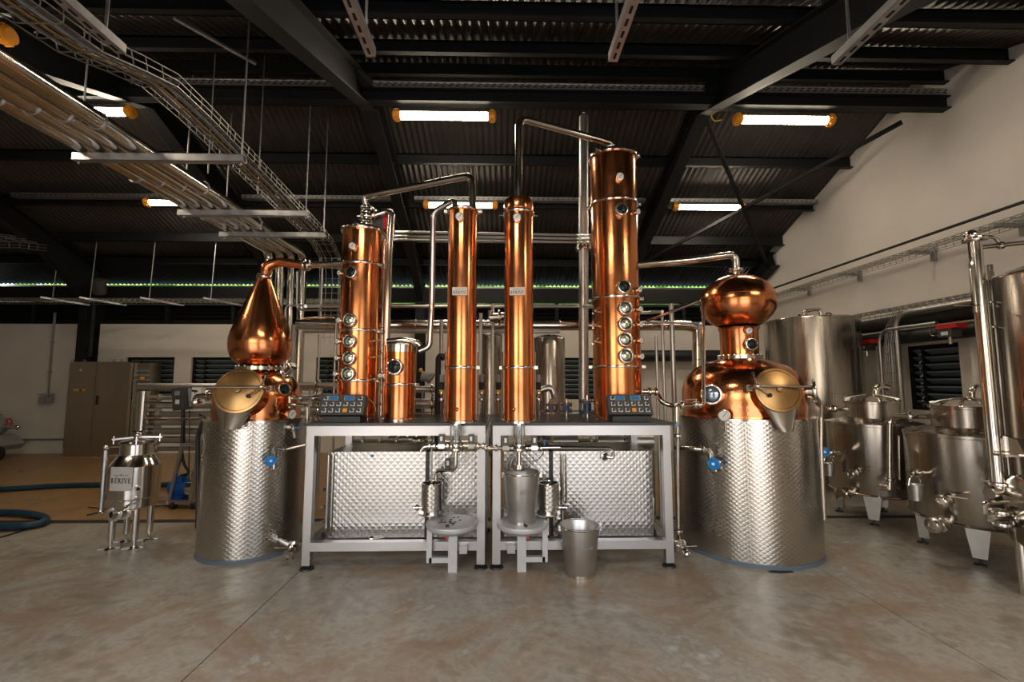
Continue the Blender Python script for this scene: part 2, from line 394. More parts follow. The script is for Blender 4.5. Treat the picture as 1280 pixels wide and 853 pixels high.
for x in RAFT:
    dz = .19+.17
    if x > 5: ibeam((x, 8.75, roof_z(8.75)-dz), (x, YB-.1, roof_z(YB-.1)-dz), .17, .32, ceil, 'rafter'); continue
    ibeam((x, RIDGE_Y, RIDGE_Z-dz), (x, YB-.1, roof_z(YB-.1)-dz), .17, .32, ceil, 'rafter')
    ibeam((x, RIDGE_Y, RIDGE_Z-dz), (x, YN+.1, roof_z(YN+.1)-dz), .17, .32, ceil, 'rafter')
    if x < 5:   # haunch and stanchion against the back wall
        q = MB(); q.mm((x-.085, YB-.34, 0), (x+.085, YB-.325, 3.45)); q.mm((x-.085, YB-.035, 0), (x+.085, YB-.02, 3.45)); q.mm((x-.006, YB-.33, 0), (x+.006, YB-.03, 3.45))
        q.build('stanchion', BLACKST, wall_back)
        q = MB(); zt = roof_z(YB-.3)-dz-.16
        q.prism([(YB-.3, zt), (YB-1.5, roof_z(YB-1.5)-dz-.15), (YB-.3, zt-.45)], (x-.07, 0, 0), (0, 1, 0), (0, 0, 1), (1, 0, 0), .14); q.build('haunch', BLACKST, ceil)
# longitudinal beam under the ridge
q = MB(); by = 5.24; bz = 4.80
q.mm((XL, by-.06, bz), (XR, by+.06, bz+.014)); q.mm((XL, by-.06, bz+.146), (XR, by+.06, bz+.16)); q.mm((XL, by-.006, bz), (XR, by+.006, bz+.16))
q.build('tie_beam', BLACKST, ceil)
# wind bracing rods in the last bay
br = [((2.7, 8.9, 3.76), (5.35, 5.7, 4.92)), ((5.35, 8.9, 3.76), (2.7, 5.7, 4.92))]
for a, b in br: MB().bar(a, b, .05, .05).build('brace_rod', BLACKST, ceil)

# outside greenery behind the eaves
hed = thing('hedge', 'green leafy hedge outside beyond the rear eaves gap', 'hedge', (-3, 13, -.2))
q = MB()
for k in range(900):
    c = V((random.uniform(-14, 8), random.uniform(12.2, 13.8), random.uniform(0, 5.2))); d = V((random.uniform(-1, 1), random.uniform(-1, 1), random.uniform(-1, 1))).normalized()
    u, v, w = frame(d); s_ = random.uniform(.25, .5)
    q.add([c-u*s_, c+v*s_*.5, c+u*s_, c-v*s_*.5], [(0, 1, 2, 3)])
q.build('foliage', LEAF, hed, kind='stuff')
MB().mm((-14, 13.9, -.21), (8, 14.1, 5)).build('hedge_core', LEAF, hed)

# ================================================================== CEILING SERVICES
# strip lights
def strip_light(x0, y, z, label):
    t = thing('strip_light', label, 'light', (x0, y, z+.06), 'tubular strip lights under the roof')
    L = 1.27
    q = MB(); q.cyl((x0+.09, y, z), (x0+L-.09, y, z), .05, n=20, cap=False); q.build('tube', TUBE, t)
    for a, s_ in ((x0, 1), (x0+L, -1)):
        q = MB(); q.lathe((a, y, z), [(0, 0), (.045, 0), (.066, .015), (.066, .075), (.058, .10), (0, .10)], (s_, 0, 0), 20)
        for k in range(6):
            an = k*PI/3; q.box((a+s_*.05, y+.066*math.cos(an), z+.066*math.sin(an)), (.05, .02, .02), Matrix.Rotation(an, 3, 'X'))
        q.build('end_cap', ORANGE, t)
    q = MB(); q.lathe((x0+.1, y, z), [(.054, 0), (.060, 0), (.060, L-.2), (.054, L-.2)], (1, 0, 0), 12, -PI*.42, PI*.42, start=PI/2); q.build('housing', GALV, t)
    return t
Z1, Z2 = 4.70, 4.47
strip_light(-1.353, 5.35, 4.715, 'lit strip light with orange caps hung under ridge beam above the two slim columns')
strip_light(2.88, 5.35, 4.715, 'lit strip light with orange caps hung under ridge beam near white gable wall')
strip_light(-5.74, 5.35, 4.715, 'lit strip light under ridge beam partly hidden by overhead pipes and basket tray')
strip_light(-1.353, 7.55, 4.46, 'lit strip light on lower purlin tray behind the first slim column top')
strip_light(2.93, 7.55, 4.46, 'lit strip light on lower purlin tray above the globe-headed still')
strip_light(-6.03, 7.55, 4.46, 'lit strip light on lower purlin tray half hidden behind overhead pipes')
strip_light(-4.87, 3.2, 3.985, 'strip light on the near roof slope just above the overhead pipes')
for x in (-1.353, 2.9):
    strip_light(x, 1.2, roof_z(1.2)-.30, 'strip light on the near roof slope above the doors')
MB()
# yellow cord loops at a fixture
tag(MB().tube([P(902, 150, 5.35), P(892, 152, 5.35), P(888, 143, 5.35), P(893, 130, 5.33)], .008, .06).build('lamp_cord', YEL), 'yellow flex looping off an orange lamp cap', 'cord')
def trough(name, label, x0, x1, y, z, h=.075, w=.06):
    q = MB(); q.mm((x0, y-w, z), (x1, y+w, z+.004)); q.mm((x0, y-w, z), (x1, y-w+.004, z+h)); q.mm((x0, y+w-.004, z), (x1, y+w, z+h))
    q.mm((x0, y-w-.012, z+h-.01), (x1, y-w, z+h)); o = q.build('tray_channel', GALV, None)
    t = thing('cable_tray', label, 'cable tray', (x0, y, z)); o.parent = t
    o.data.transform(Matrix.Translation((-x0, -y, -z)))
    q = MB(); k = x0+.05
    while k < x1: q.mm((k, y-w-.006, z+.02), (k+.035, y-w-.001, z+.03)); q.mm((k+.02, y-w-.006, z+.048), (k+.055, y-w-.001, z+.058)); k += .085
    ORG[t.name] = V((x0, y, z)); q.build('slots', BLACKST, t, kind='stuff')
    return t
tz = bz+.162
trough('cable_tray', 'slotted grey cable tray on ridge beam between the two middle rafters', -1.55, 2.45, 5.24, tz)
trough('cable_tray', 'slotted grey cable tray on ridge beam running to the white gable wall', 2.8, 5.45, 5.24, tz)
trough('cable_tray', 'slotted grey cable tray on ridge beam behind the overhead basket tray', -4.4, -1.95, 5.24, tz)
trough('cable_tray', 'slotted grey cable tray on ridge beam beyond the overhead pipes', -8.2, -4.7, 5.24, tz)
trough('cable_tray', 'slotted grey cable tray under lower purlin behind the slim columns', -1.5, 2.45, 7.57, 4.53, .06)
trough('cable_tray', 'slotted grey cable tray under lower purlin ending at gable wall', 2.8, 5.45, 7.57, 4.53, .06)
trough('cable_tray', 'slotted grey cable tray under lower purlin behind the dropping pipes', -4.4, -1.9, 7.57, 4.53, .06)
trough('cable_tray', 'slotted grey cable tray under lower purlin above the control cabinet', -8.2, -4.7, 7.57, 4.53, .06)

# strut rails above the doors
def rail(px, py, px2, label, xoff=0):
    e = P(px, py, 2.75); zt = e.z
    t = thing('strut_rail', label, 'strut rail', e)
    q = MB(); x = e.x; y0 = .6; y1 = e.y
    q.mm((x-.03, y0, zt-.03), (x+.03, y1, zt-.026)); q.mm((x-.03, y0, zt-.03), (x-.027, y1, zt+.03)); q.mm((x+.027, y0, zt-.03), (x+.03, y1, zt+.03))
    q.build('channel', GALV, t)
    q = MB(); k = y0
    while k < y1-.05: q.mm((x-.008, k, zt-.0335), (x+.008, k+.05, zt-.0305)); k += .09
    q.build('slots', BLACKST, t, kind='stuff')
    for yy in (y1-.12, y0+.3): MB().cyl((x, yy, zt-.03), (x, yy, roof_z(yy)), .009, n=8).build('hanger_rod', GALV, t)
    return t
rail(464, 66, 0, 'slotted strut rail hung beside a dark rafter')
rail(766, 72, 0, 'slotted strut rail hung in the open middle bay')
rail(1045, 76, 0, 'slotted strut rail hung next to the gable wall bay')
rail(152, 62, 0, 'slotted strut rail hung above the overhead pipe run')

# overhead pipe run on trapeze hangers
PZ = 3.50
pxs = [-3.78, -3.62, -3.46, -3.30]
prn = ['outermost', 'second from outside', 'third from outside', 'innermost']
for i, x in enumerate(pxs):
    r = .072 if i != 2 else .058
    pe = 7.30+.05*i
    t = tag(MB().tube([(x, 1.9, 0), (x, 1.9, PZ+r), (x, pe, PZ+r), (x, pe, 2.2+.0*i), (x, pe, .5)], r, .18, 16, steps=8).build('steam_pipe', STEEL), 'long steel overhead pipe, %s of the four on trapeze hangers' % prn[i], 'pipe', 'overhead steel pipe run')
    for y in (3.3, 4.6, 5.7):
        MB().torus((x, y+.1*i, PZ+r), (0, 1, 0), r+.005, .008, 16, 6).build('saddle', GALV, t)
def trapeze(Y, xa, xb, rods, label):
    z = PZ-.045; t = thing('trapeze_hanger', label, 'pipe hanger', (xa, Y, z))
    q = MB(); q.mm((xa, Y-.03, z-.035), (xb, Y+.03, z-.031)); q.mm((xa, Y-.03, z-.035), (xb, Y-.027, z+.035)); q.mm((xa, Y+.027, z-.035), (xb, Y+.03, z+.035)); q.mm((xa, Y-.03, z+.03), (xb, Y+.03, z+.034))
    q.build('strut', GALV, t)
    for x, dy in rods: MB().cyl((x, Y, z-.06), (x, Y+dy, roof_z(Y+dy)-.05), .008, n=8).build('hanger_rod', GALV, t)
trapeze(4.0, -3.84, -2.33, [(-3.80, 0), (-2.36, 0)], 'grey strut trapeze hanger with tall rod, first under the overhead pipes')
trapeze(5.35, -3.86, -2.33, [(-3.80, 0), (-2.36, 0)], 'grey strut trapeze hanger in the middle of the overhead pipe run')
trapeze(6.15, -3.86, -2.43, [(-3.80, 0), (-2.46, 0)], 'grey strut trapeze hanger just before the overhead pipes drop')
# basket cable tray beside the pipes
def basket(name, label, path, side, w, h, step=.1, up=(0, 0, 1)):
    """path: centre points; side: unit vector across"""
    t = thing(name, label, 'cable tray', path[0]); side = V(side); up = V(up)
    q = MB()
    lines = [(-w/2, h), (-w/2, h*.5), (-w/2, 0), (-w/6, 0), (w/6, 0), (w/2, 0), (w/2, h*.5), (w/2, h)]
    def nrm(i):
        d = (V(path[min(i+1, len(path)-1)])-V(path[max(i-1, 0)])).normalized(); return side.cross(d).normalized() if False else (d.cross(side)*-1).normalized()
    for a, b in lines:
        q.tube([V(p)+side*a+nrm(i)*b for i, p in enumerate(path)], .0045, 0, 5)
    q.build('long_wires', WIRE, t)
    q = MB(); acc = 0
    for i in range(len(path)-1):
        p0, p1 = V(path[i]), V(path[i+1]); L = (p1-p0).length; n = max(1, int(L/step))
        for k in range(n):
            c = p0+(p1-p0)*(k/n); d = (p1-p0).normalized(); nn = (d.cross(side)*-1).normalized()
            q.tube([c+side*a+nn*b for a, b in ((-w/2, h), (-w/2, 0), (w/2, 0), (w/2, h))], .0045, .02, 5, steps=2)
    q.build('cross_wires', WIRE, t, kind='stuff'); return t
bx_ = -2.66
bp = [(bx_, 2.1, 3.46), (bx_, 2.75, 3.52), (bx_, 3.1, 3.64), (bx_, 3.4, 3.73), (bx_, 3.8, 3.72), (bx_, 6.2, 3.52)]
bt = basket('basket_tray', 'wire basket cable tray running beside the overhead pipes', bp + [(bx_+.02, 6.55, 3.45), (bx_+.05, 6.75, 3.3), (bx_+.05, 6.8, 3.0), (bx_+.05, 6.8, 2.0)], (1, 0, 0), .28, .10, .11)
for i, (dx, m_) in enumerate(((-.07, PLASTIC), (-.02, BRONZE), (.05, GREYP), (.09, PLASTIC))):
    tag(MB().tube([V(p)+V((dx, 0, .02)) for p in bp], .012, .15, 8).build('power_cable', m_), '%s power cable lying in the overhead basket tray' % ['thin black', 'thin brown', 'grey', 'outer black'][i], 'cable')
# coil of tray offcut, far left
basket('basket_tray', 'short curved wire basket tray piece by the far dark rafter', [P(-40, 296, 7.2), P(5, 297, 7.4), P(40, 301, 7.5)], (0, 1, 0), .5, .10, .12)
# tray above the back wall
t = basket('basket_tray', 'long wire cable tray hung on rods along the rear wall', [(XL+.2, 8.67, 3.0), (-2.9, 8.67, 3.0)], (0, 1, 0), .3, .06, .1)
for i, px in enumerate((65, 112, 186, 263, 330)):
    x = P(px, 378, 8.67).x; MB().cyl((x, 8.67, 2.95), (x+.04, 8.67, roof_z(8.67)-.15), .008, n=8).build('hanger_rod', GALV, t)
    MB().bar((x, 8.45, 3.0), (x+.5, 8.9, 2.93), .05, .03).build('bracket', GALV, t)
for i, (a, b) in enumerate((((217, 22), (320, 80)),)):
    tag(MB().bar(P(a[0], a[1], 3.9), P(b[0], b[1], 4.5), .035, .02).build('strut_rail', GALV), 'thin diagonal strut bar under the dark near roof slope', 'strut rail')
for x, y0, z0 in ((-3.05, 4.6, 3.6), (-2.75, 5.0, 3.55)):
    tag(MB().cyl((x, y0, z0), (x, y0, roof_z(y0)), .006, n=6).build('hanger_rod', GALV), 'thin hanger rod dropping %s the basket tray' % ('between the pipes and' if x < -3 else 'into'), 'rod')

# right wall trays, insulated pipes, actuators
t = basket('basket_tray', 'wire cable tray on brackets high on the white gable wall', [(XR-.22, 1.2, 3.12), (XR-.22, 8.8, 3.12)], (-1, 0, 0), .22, .06, .1)
for y in (4.55, 5.55, 6.75, 7.9):
    q = MB(); q.mm((XR-.36, y-.02, 3.07), (XR-.03, y+.02, 3.11)); q.mm((XR-.04, y-.03, 2.98), (XR-.005, y+.03, 3.14)); q.build('bracket', GREYP, t)
tag(MB().tube([(XR-.30, 1.0, 3.24), (XR-.30, 8.8, 3.24)], .018, .1, 8).build('conduit', RUBBER), 'black conduit running above the high gable wall tray', 'conduit')
t = basket('basket_tray', 'lower wire cable tray over the black insulated pipes', [(XR-.25, 2.0, 2.42), (XR-.25, 7.4, 2.42)], (-1, 0, 0), .26, .08, .1)
tag(MB().tube([(XR-.22, 2.0, 2.24), (XR-.22, 7.4, 2.24)], .09, .1, 14).build('insulated_pipe', RUBBER), 'upper black insulated pipe on the gable wall', 'pipe')
tag(MB().tube([(XR-.20, 2.0, 2.04), (XR-.20, 7.4, 2.04)], .09, .1, 14).build('insulated_pipe', RUBBER), 'lower black insulated pipe on the gable wall', 'pipe')
tag(MB().tube([(XR-.36, 3.0, 2.33), (XR-.36, 5.80, 2.33), (XR-.36, 5.80, 0)], .03, .22, 12).build('drop_pipe', SATIN), 'bare steel pipe bending down beside the gable wall window', 'pipe')
tag(MB().tube([(XR-.40, 5.2, 2.14), (XR-.40, 6.03, 2.14), (XR-.40, 6.03, 0)], .022, .2, 12).build('drop_pipe', SATIN), 'thinner steel pipe bending down by the gable wall window', 'pipe')
basket('basket_tray', 'wire cable ladder dropping past the gable wall window', [(XR-.30, 5.75, 2.36), (XR-.32, 5.88, 2.2), (XR-.33, 5.92, 1.95), (XR-.33, 5.92, .3)], (0, 1, 0), .10, .05, .12)
def actuator(p, label):
    t = thing('valve_actuator', label, 'actuator', p); p = V(p)
    MB().box(p+V((0, 0, .0)), (.12, .16, .10)).build('housing', PLASTIC, t); MB().box(p+V((-.005, -.03, .07)), (.13, .24, .05)).build('cover', RED, t)
    MB().box(p+V((-.062, 0, -.01)), (.004, .08, .04)).build('nameplate', WHITE, t)
    q = MB(); q.cyl(p-V((0, 0, .05)), p-V((0, 0, .13)), .02); q.tube([p+V((-.03, .1, -.02)), p+V((-.03, .2, -.02)), p+V((-.03, .2, .1))], .008, .04, 8); q.build('stem', STEEL, t)
actuator(PX(1187, 416, XR-.42), 'red and black valve actuator on insulated pipe above the window')
actuator(PX(1083, 434, XR-.42), 'red and black valve actuator on insulated pipe beside the wide tank')

# ================================================================== COMMON FITTINGS
def gauge(parent, p, n, r, name='gauge', body=STEEL, stem=True):
    p = V(p); n = V(n).normalized(); u, v, w = frame(n)
    q = MB(); q.lathe(p, [(0, -.02), (r*.95, -.02), (r, -.01), (r, .012), (r*.86, .014), (r*.84, .006), (0, .006)], n, 24)
    if stem: q.cyl(p-n*.07, p-n*.015, r*.22, n=8)
    g_ = q.build(name, body, parent)
    MB().disc(p+n*.007, n, r*.83, .002, 24).build('gauge_face', WHITE, g_)
    a = u*.5+v*.6; a.normalize(); MB().bar(p+n*.0105-a*(r*.3), p+n*.0105+a*(r*.62), .004 if r > .03 else .003, .002, n).build('needle', INK, g_)
    q = MB()
    for k in range(9):
        an = math.radians(-135+k*33.7); d = v*math.cos(an)+u*math.sin(an); q.bar(p+n*.010+d*r*.66, p+n*.010+d*r*.78, .002, .001, n)
    q.build('dial_marks', INK, g_)
    return g_
def sight(parent, p, n, r, glass=LITG, ring=None, depth=.05, bolts=8):
    p = V(p); n = V(n).normalized(); u, v, w = frame(n)
    q = MB(); q.lathe(p, [(r*.72, -depth), (r*.93, -depth), (r*.93, -.006), (r*1.0, -.004), (r, .012), (r*.93, .024), (r*.80, .026), (r*.74, .016), (r*.74, -.004)], n, 28)
    for k in range(bolts):
        a = 2*PI*k/bolts+.2; c = p+(u*math.cos(a)+v*math.sin(a))*(r*.87)+n*.022; q.cyl(c, c+n*.008, r*.07, n=6)
    s_ = q.build('sight_glass', ring or PORTRING, parent)
    q = MB(); q.lathe(p, [(r*.74, .012), (r*.66, .014), (r*.65, .006)], n, 24); q.build('gasket', RUBBER, s_)
    q = MB(); q.lathe(p, [(r*.67, -.012), (r*.67, .002), (r*.5, .009), (r*.25, .0135), (0, .015)], n, 24); q.build('pane', glass, s_); return s_
def band_ring(parent, c, z, r, h=.022, t=.012, m=STEEL, lugs=1, a0=-PI/2):
    q = MB(); q.lathe((c[0], c[1], z), [(r-.004, -h/2), (r+t, -h/2), (r+t+.003, -h*.2), (r+t+.003, h*.2), (r+t, h/2), (r-.004, h/2)], (0, 0, 1), 40)
    for k in range(lugs):
        a = a0+2*PI*k/lugs; d = V((math.cos(a), math.sin(a), 0)); b = V((c[0], c[1], z))+d*(r+t+.012); q.box(b, (.03, .03, h*1.1), Matrix.Rotation(a, 3, 'Z')); q.cyl(b-V((-d.y, d.x, 0))*.028, b+V((-d.y, d.x, 0))*.028, .006, n=8)
    return q.build('clamp_ring', m, parent)
def handwheel(parent, p, n, r, m=WHEELB):
    p = V(p); n = V(n).normalized(); u, v, w = frame(n)
    q = MB(); q.lathe(p, [(0, 0), (r*.3, 0), (r*.35, .01), (r*.72, .008), (r*.78, -.004), (r, -.004), (r*1.02, .008), (r, .022), (r*.8, .022), (r*.7, .014), (r*.35, .016), (r*.3, .022), (0, .022)], n, 28)
    for k in range(14):
        a = 2*PI*k/14; q.ball(p+(u*math.cos(a)+v*math.sin(a))*r+n*.009, r*.13, 8, 4)
    h_ = q.build('handwheel', m, parent)
    MB().disc(p+n*.02, n, r*.26, .008, 12).build('hub_nut', WHITE, h_); return h_
def ferrule(q, p, d, r):
    """tri-clamp joint around a pipe, added to a builder"""
    p = V(p); q.lathe(p, [(r*.9, -.018), (r*1.25, -.012), (r*1.7, -.01), (r*1.75, 0), (r*1.7, .01), (r*1.25, .012), (r*.9, .018)], d, 18)
def lever(parent, p, d, L=.12, m=WHEELB, h=.018):
    p = V(p); d = V(d).normalized(); q = MB(); q.bar(p, p+d*L, h, .008); q.bar(p+d*L, p+d*(L*1.25)+V((0, 0, .01)), h, .008); return q.build('valve_lever', m, parent)
def face_n(p, c):    # outward horizontal normal from an axis
    return V((p[0]-c[0], p[1]-c[1], 0)).normalized()
def on_cyl(px, py, c, r):
    """point of the cylinder (axis c, radius r) seen at a pixel"""
    d = ray(px, py); o = V((0, 0, EYE)); dx, dy = d.x, d.y; ox, oy = o.x-c[0], o.y-c[1]
    A = dx*dx+dy*dy; B = ox*dx+oy*dy; C_ = ox*ox+oy*oy-r*r; D = max(0, B*B-A*C_); t = (-B-math.sqrt(D))/A
    p = o+d*t; return p, face_n(p, c)

# letters for the plates ------------------------------------------------
def letters(q, o, ux, uy, un, H):
    """the name BÉRIVE in thin serif strokes, centred on o; returns nothing"""
    T = .17; th = .07
    def bar(x0, y0, x1, y1): q.prism([(x0*H, y0*H), (x1*H, y0*H), (x1*H, y1*H), (x0*H, y1*H)], o, ux, uy, un, .0012)
    def quad(pts): q.prism([(a*H, b*H) for a, b in pts], o, ux, uy, un, .0012)
    def arc(cx, cy, r, a0, a1, t0, t1, sx=1.0):
        n = 8
        for k in range(n):
            a, b = a0+(a1-a0)*k/n, a0+(a1-a0)*(k+1)/n
            ta = t0+(t1-t0)*abs(math.cos(a)); tb = t0+(t1-t0)*abs(math.cos(b))
            quad([(cx+sx*r*math.cos(a), cy+r*math.sin(a)), (cx+sx*r*math.cos(b), cy+r*math.sin(b)), (cx+(sx*r-tb)*math.cos(b), cy+(r-tb)*math.sin(b)), (cx+(sx*r-ta)*math.cos(a), cy+(r-ta)*math.sin(a))])
    def stem(x): bar(x, 0, x+T, 1); bar(x-.08, 0, x+T+.08, th); bar(x-.08, 1-th, x+T+.08, 1)
    widths = [.66, .62, .70, .30, .78, .62]; tot = sum(widths)+5*.14; x = -tot/2; ys = -.5
    o = V(o)+V(uy)*(ys*H)
    for i, ch in enumerate('BERIVE'):
        w = widths[i]; s_ = x+.08
        if ch in 'BERI': stem(s_)
        if ch == 'E':
            bar(s_, 0, x+w-.02, th); bar(s_, 1-th, x+w-.05, 1); bar(s_, .5-th/2, x+w-.15, .5+th/2); bar(x+w-.08, 0, x+w, .25); bar(x+w-.10, .75, x+w-.03, 1); bar(x+w-.2, .38, x+w-.14, .62)
            if i == 1: quad([(x+.28, 1.1), (x+.38, 1.1), (x+.55, 1.33), (x+.42, 1.33)])
        if ch == 'B':
            arc(s_+T, .75, .25, -PI/2, PI/2, th, .15, 1.05); arc(s_+T, .26, .26, -PI/2, PI/2, th, .16, 1.3)
        if ch == 'R':
            arc(s_+T, .74, .26, -PI/2, PI/2, th, .16, 1.05); quad([(s_+T, .5), (s_+T+.16, .5), (x+w+.06, 0), (x+w-.12, 0)])
        if ch == 'V':
            quad([(x, 1), (x+T+.02, 1), (x+.5, 0), (x+.38, 0)]); quad([(x+w-.10, 1), (x+w-.02, 1), (x+.5, 0), (x+.42, 0)]); bar(x-.07, 1-th, x+.27, 1); bar(x+w-.2, 1-th, x+w+.06, 1)
        x += w+.14
    # flower mark with a short rule of small lettering on either side
    c = (0, 1.62)
    for k in range(4):
        a = PI/4*0+k*PI/2; dx, dy = math.cos(a), math.sin(a)
        quad([(c[0]+dx*.04, c[1]+dy*.04), (c[0]+dx*.16-dy*.1, c[1]+dy*.16+dx*.1), (c[0]+dx*.28, c[1]+dy*.28), (c[0]+dx*.16+dy*.1, c[1]+dy*.16-dx*.1)])
    for s2 in (-1, 1):
        for k in range(5): xx = s2*(.55+k*.22); bar(xx-.07, 1.5, xx+.07, 1.62)
def plate(parent, p, n, w, h, Hl, tilt=(0, 0, 1), t=.006):
    p = V(p); n = V(n).normalized(); uy = V(tilt); ux = uy.cross(n).normalized(); uy = n.cross(ux)
    q = MB(); q.prism([(-w/2, -h/2), (w/2, -h/2), (w/2, h/2), (-w/2, h/2)], p, ux, uy, n, t)
    s_ = q.build('name_plate', PLATE, parent, 'pale plate lettered BÉRIVE under a small flower mark')
    q = MB(); letters(q, p+n*t-uy*(Hl*.35), ux, uy, n, Hl); q.build('lettering', INK, s_)
    return s_

# ================================================================== POT STILLS
def manway(parent, C, n, r, depth, side, chute_tip, w2):
    """round charging door on a short neck, clamp arms, drip chute. side: unit x vector in door plane"""
    C = V(C); n = V(n).normalized(); u = V((0, 0, 1)).cross(n).normalized(); v = n.cross(u)
    q = MB(); q.lathe(C-n*depth, [(r*.92, 0), (r*.95, depth*.8), (r*1.02, depth*.82), (r*1.02, depth)], n, 40); q.build('door_neck', COPPER, parent)
    q = MB(); q.lathe(C, [(r*1.03, -.012), (r*1.05, 0), (r*1.03, .012), (r*.93, .016), (r*.90, .010), (r*.5, .026), (r*.1, .032), (0, .032)], n, 48)
    lid = q.build('charging_door', BRASS, parent, 'round brass-coloured charging door')
    q = MB(); q.lathe(C+n*.03, [(r*.16, 0), (r*.13, .012), (0, .014)], n, 16); q.build('boss', BRASS, lid)
    bar = MB(); bar.cyl(C+u*(-side*r*1.0)*-1+v*r*.12+n*.045, C+u*(-side*r*1.35)+v*r*.12+n*.045, .009, n=10); bar.build('door_bar', STEEL, lid)
    J = C+u*(side*r*.98)+v*r*.12+n*.045
    q = MB(); q.ball(J, .022, 12, 6); q.cyl(J, J+u*(side*.05)-n*.05, .018, n=10); q.box(J+u*(side*.05)-n*.06, (.05, .05, .05)); q.build('door_clamp', STEEL, lid)
    A = J+v*(r*.62)+u*(side*.02); B = J-v*(r*.42)-u*(side*r*.48)
    q = MB(); q.cyl(J, A, .006, n=8); q.cyl(J, B, .007, n=8); q.build('clamp_arm', STEEL, lid)
    for e in (A, B): MB().ball(e, .017, 12, 6).build('knob', RUBBER, lid)
    # chute: a folded V-shaped sheet from the lower rim down to a tip
    tip = V(chute_tip); vs = []; fs = []
    N = 12
    for k in range(N+1):
        a = PI+PI*k/N; rim = C+u*(r*1.05*math.cos(a))+v*(r*1.05*math.sin(a)*.95)-n*.004
        s_ = -1+2*k/N; tp = tip+u*(w2*s_*1.0)
        vs += [rim, rim*.45+tp*.55+n*.0, tp+n*.01*(1-abs(s_))]
    for k in range(N):
        for j in (0, 1): i = k*3+j; fs.append((i, i+1, i+4, i+3))
    back = [V(p)-n*.004-V((0, 0, .002)) for p in vs]; q = MB(); q.add(vs+back, fs+[tuple(x+len(vs) for x in f[::-1]) for f in fs]); q.build('drip_chute', STEEL, parent)

def bolted_ring(parent, c, z, r, n=20, h=.03, t=.02):
    q = MB(); q.lathe((c[0], c[1], z), [(r-.005, -h/2), (r+t, -h/2), (r+t, h/2), (r-.005, h/2)], (0, 0, 1), 40)
    for k in range(n):
        a = 2*PI*k/n; p = V((c[0]+(r+t*.55)*math.cos(a), c[1]+(r+t*.55)*math.sin(a), z-h*.75)); q.cyl(p, p+V((0, 0, h*1.5)), .008, n=6)
    return q.build('bolted_flange', STEEL, parent)
def jacket(parent, c, r, z0, z1):
    q = MB(); q.lathe((c[0], c[1], 0), [(r, z0), (r, z1)], (0, 0, 1), 96); q.build('jacket', QUILT, parent, 'quilted stainless steel jacket')
    q = MB(); q.lathe((c[0], c[1], 0), [(r, z1-.004), (r+.006, z1-.004), (r+.006, z1+.012), (r-.12, z1+.014)], (0, 0, 1), 64); q.build('jacket_rim', STEEL, parent)
    q = MB(); q.lathe((c[0], c[1], 0), [(r-.03, 0), (r+.004, 0), (r+.004, z0+.012), (r-.03, z0+.012)], (0, 0, 1), 64); q.build('base_ring', BASER, parent)

# ---- left still, onion head
LC = (-2.215, 4.207); mp = .00647
LS = thing('pot_still', 'copper pot still with teardrop onion head on quilted steel jacket', 'still', (LC[0], LC[1], 0))
jacket(LS, LC, .408, .02, 1.115)
zL = lambda y: EYE-(y-477)*LC[1]/F*.995
prof = [(.352, 1.12), (.358, 1.2), (.358, 1.30), (.352, 1.36), (.335, 1.42), (.30, 1.475), (.25, 1.515), (.19, 1.545), (.175, 1.555)]
MB().lathe((LC[0], LC[1], 0), prof, (0, 0, 1), 72).build('kettle_dome', COPPER_H, LS)
bolted_ring(LS, LC, 1.572, .178, 18)
pr = [(24, 459), (26, 456), (32.5, 452), (37.2, 446), (39.8, 439), (41, 431), (40.3, 423), (38, 415), (35, 407), (31.5, 399), (27.5, 390), (23.3, 380), (19, 370), (14.6, 360), (10.2, 351), (8.2, 346)]
MB().lathe((LC[0], LC[1], 0), [(a*mp, zL(b)) for a, b in pr], (0, 0, 1), 64).build('onion_head', COPPER, LS)
ztop = zL(346)
band_ring(LS, LC, ztop+.004, .052, .028, .012)
CLC = (P(449, 400, 4.1).x, 4.12)                # left rectifying column axis
neck_end = P(381, 331.5, 4.19)
MB().tube([(LC[0], LC[1], ztop), (LC[0]+.01, LC[1], ztop+.10), (LC[0]+.12, LC[1], ztop+.155), neck_end], .052, .11, 20, rr=.036, steps=10).build('swan_neck', COPPER, LS)
q = MB(); ferrule(q, neck_end, (1, 0, .02), .036); q.build('neck_clamp', STEEL, LS)
n = V((-.10, -1, .38))
manway(LS, P(299, 489, 3.70), (.16, -1, .30), .178, .20, 1, P(287, 537, 3.69), .075)
p, nn = on_cyl(351, 487, LC, .345); sight(LS, p+nn*.03+V((0, 0, .0)), nn+V((0, 0, .15)), .058, DARKG)
p, nn = on_cyl(359, 518, LC, .38); gauge(LS, p+nn*.05, nn, .046)
q = MB(); a, b = P(355, 469, 4.0), P(367, 456, 3.97); q.cyl(a, b, .028, n=16); d = (b-a).normalized(); ferrule(q, a+d*.01, d, .03); ferrule(q, b-d*.02, d, .028); q.build('lamp_housing', STEEL, LS)
# blue wheel valve and its pipe into the bench
p, nn = on_cyl(334, 574, LC, .43); handwheel(LS, p+nn*.10, nn, .040)
q = MB(); e = p+nn*.05; e2 = P(343, 574, e.y+.01); q.cyl(p, p+nn*.10, .014, n=10); q.tube([e2+V((0, 0, -.08)), e2, P(343, 560, e.y), P(356, 562, e.y), P(382, 556, 3.85)], .017, .04, 12); q.cyl(e, e2, .016, n=10)
ferrule(q, P(356, 561.5, e.y), V((1, 0, .1)), .017); q.build('steam_inlet', STEEL, LS)
p, nn = on_cyl(360, 534, LC, .40); lever(LS, p+nn*.06, (.9, -.3, -.08), .07)
q = MB(); q.tube([p, p+nn*.06, p+nn*.06+V((.02, 0, -.09))], .014, .03, 10); ferrule(q, p+nn*.03, nn, .016); q.build('sample_tap', STEEL, LS)
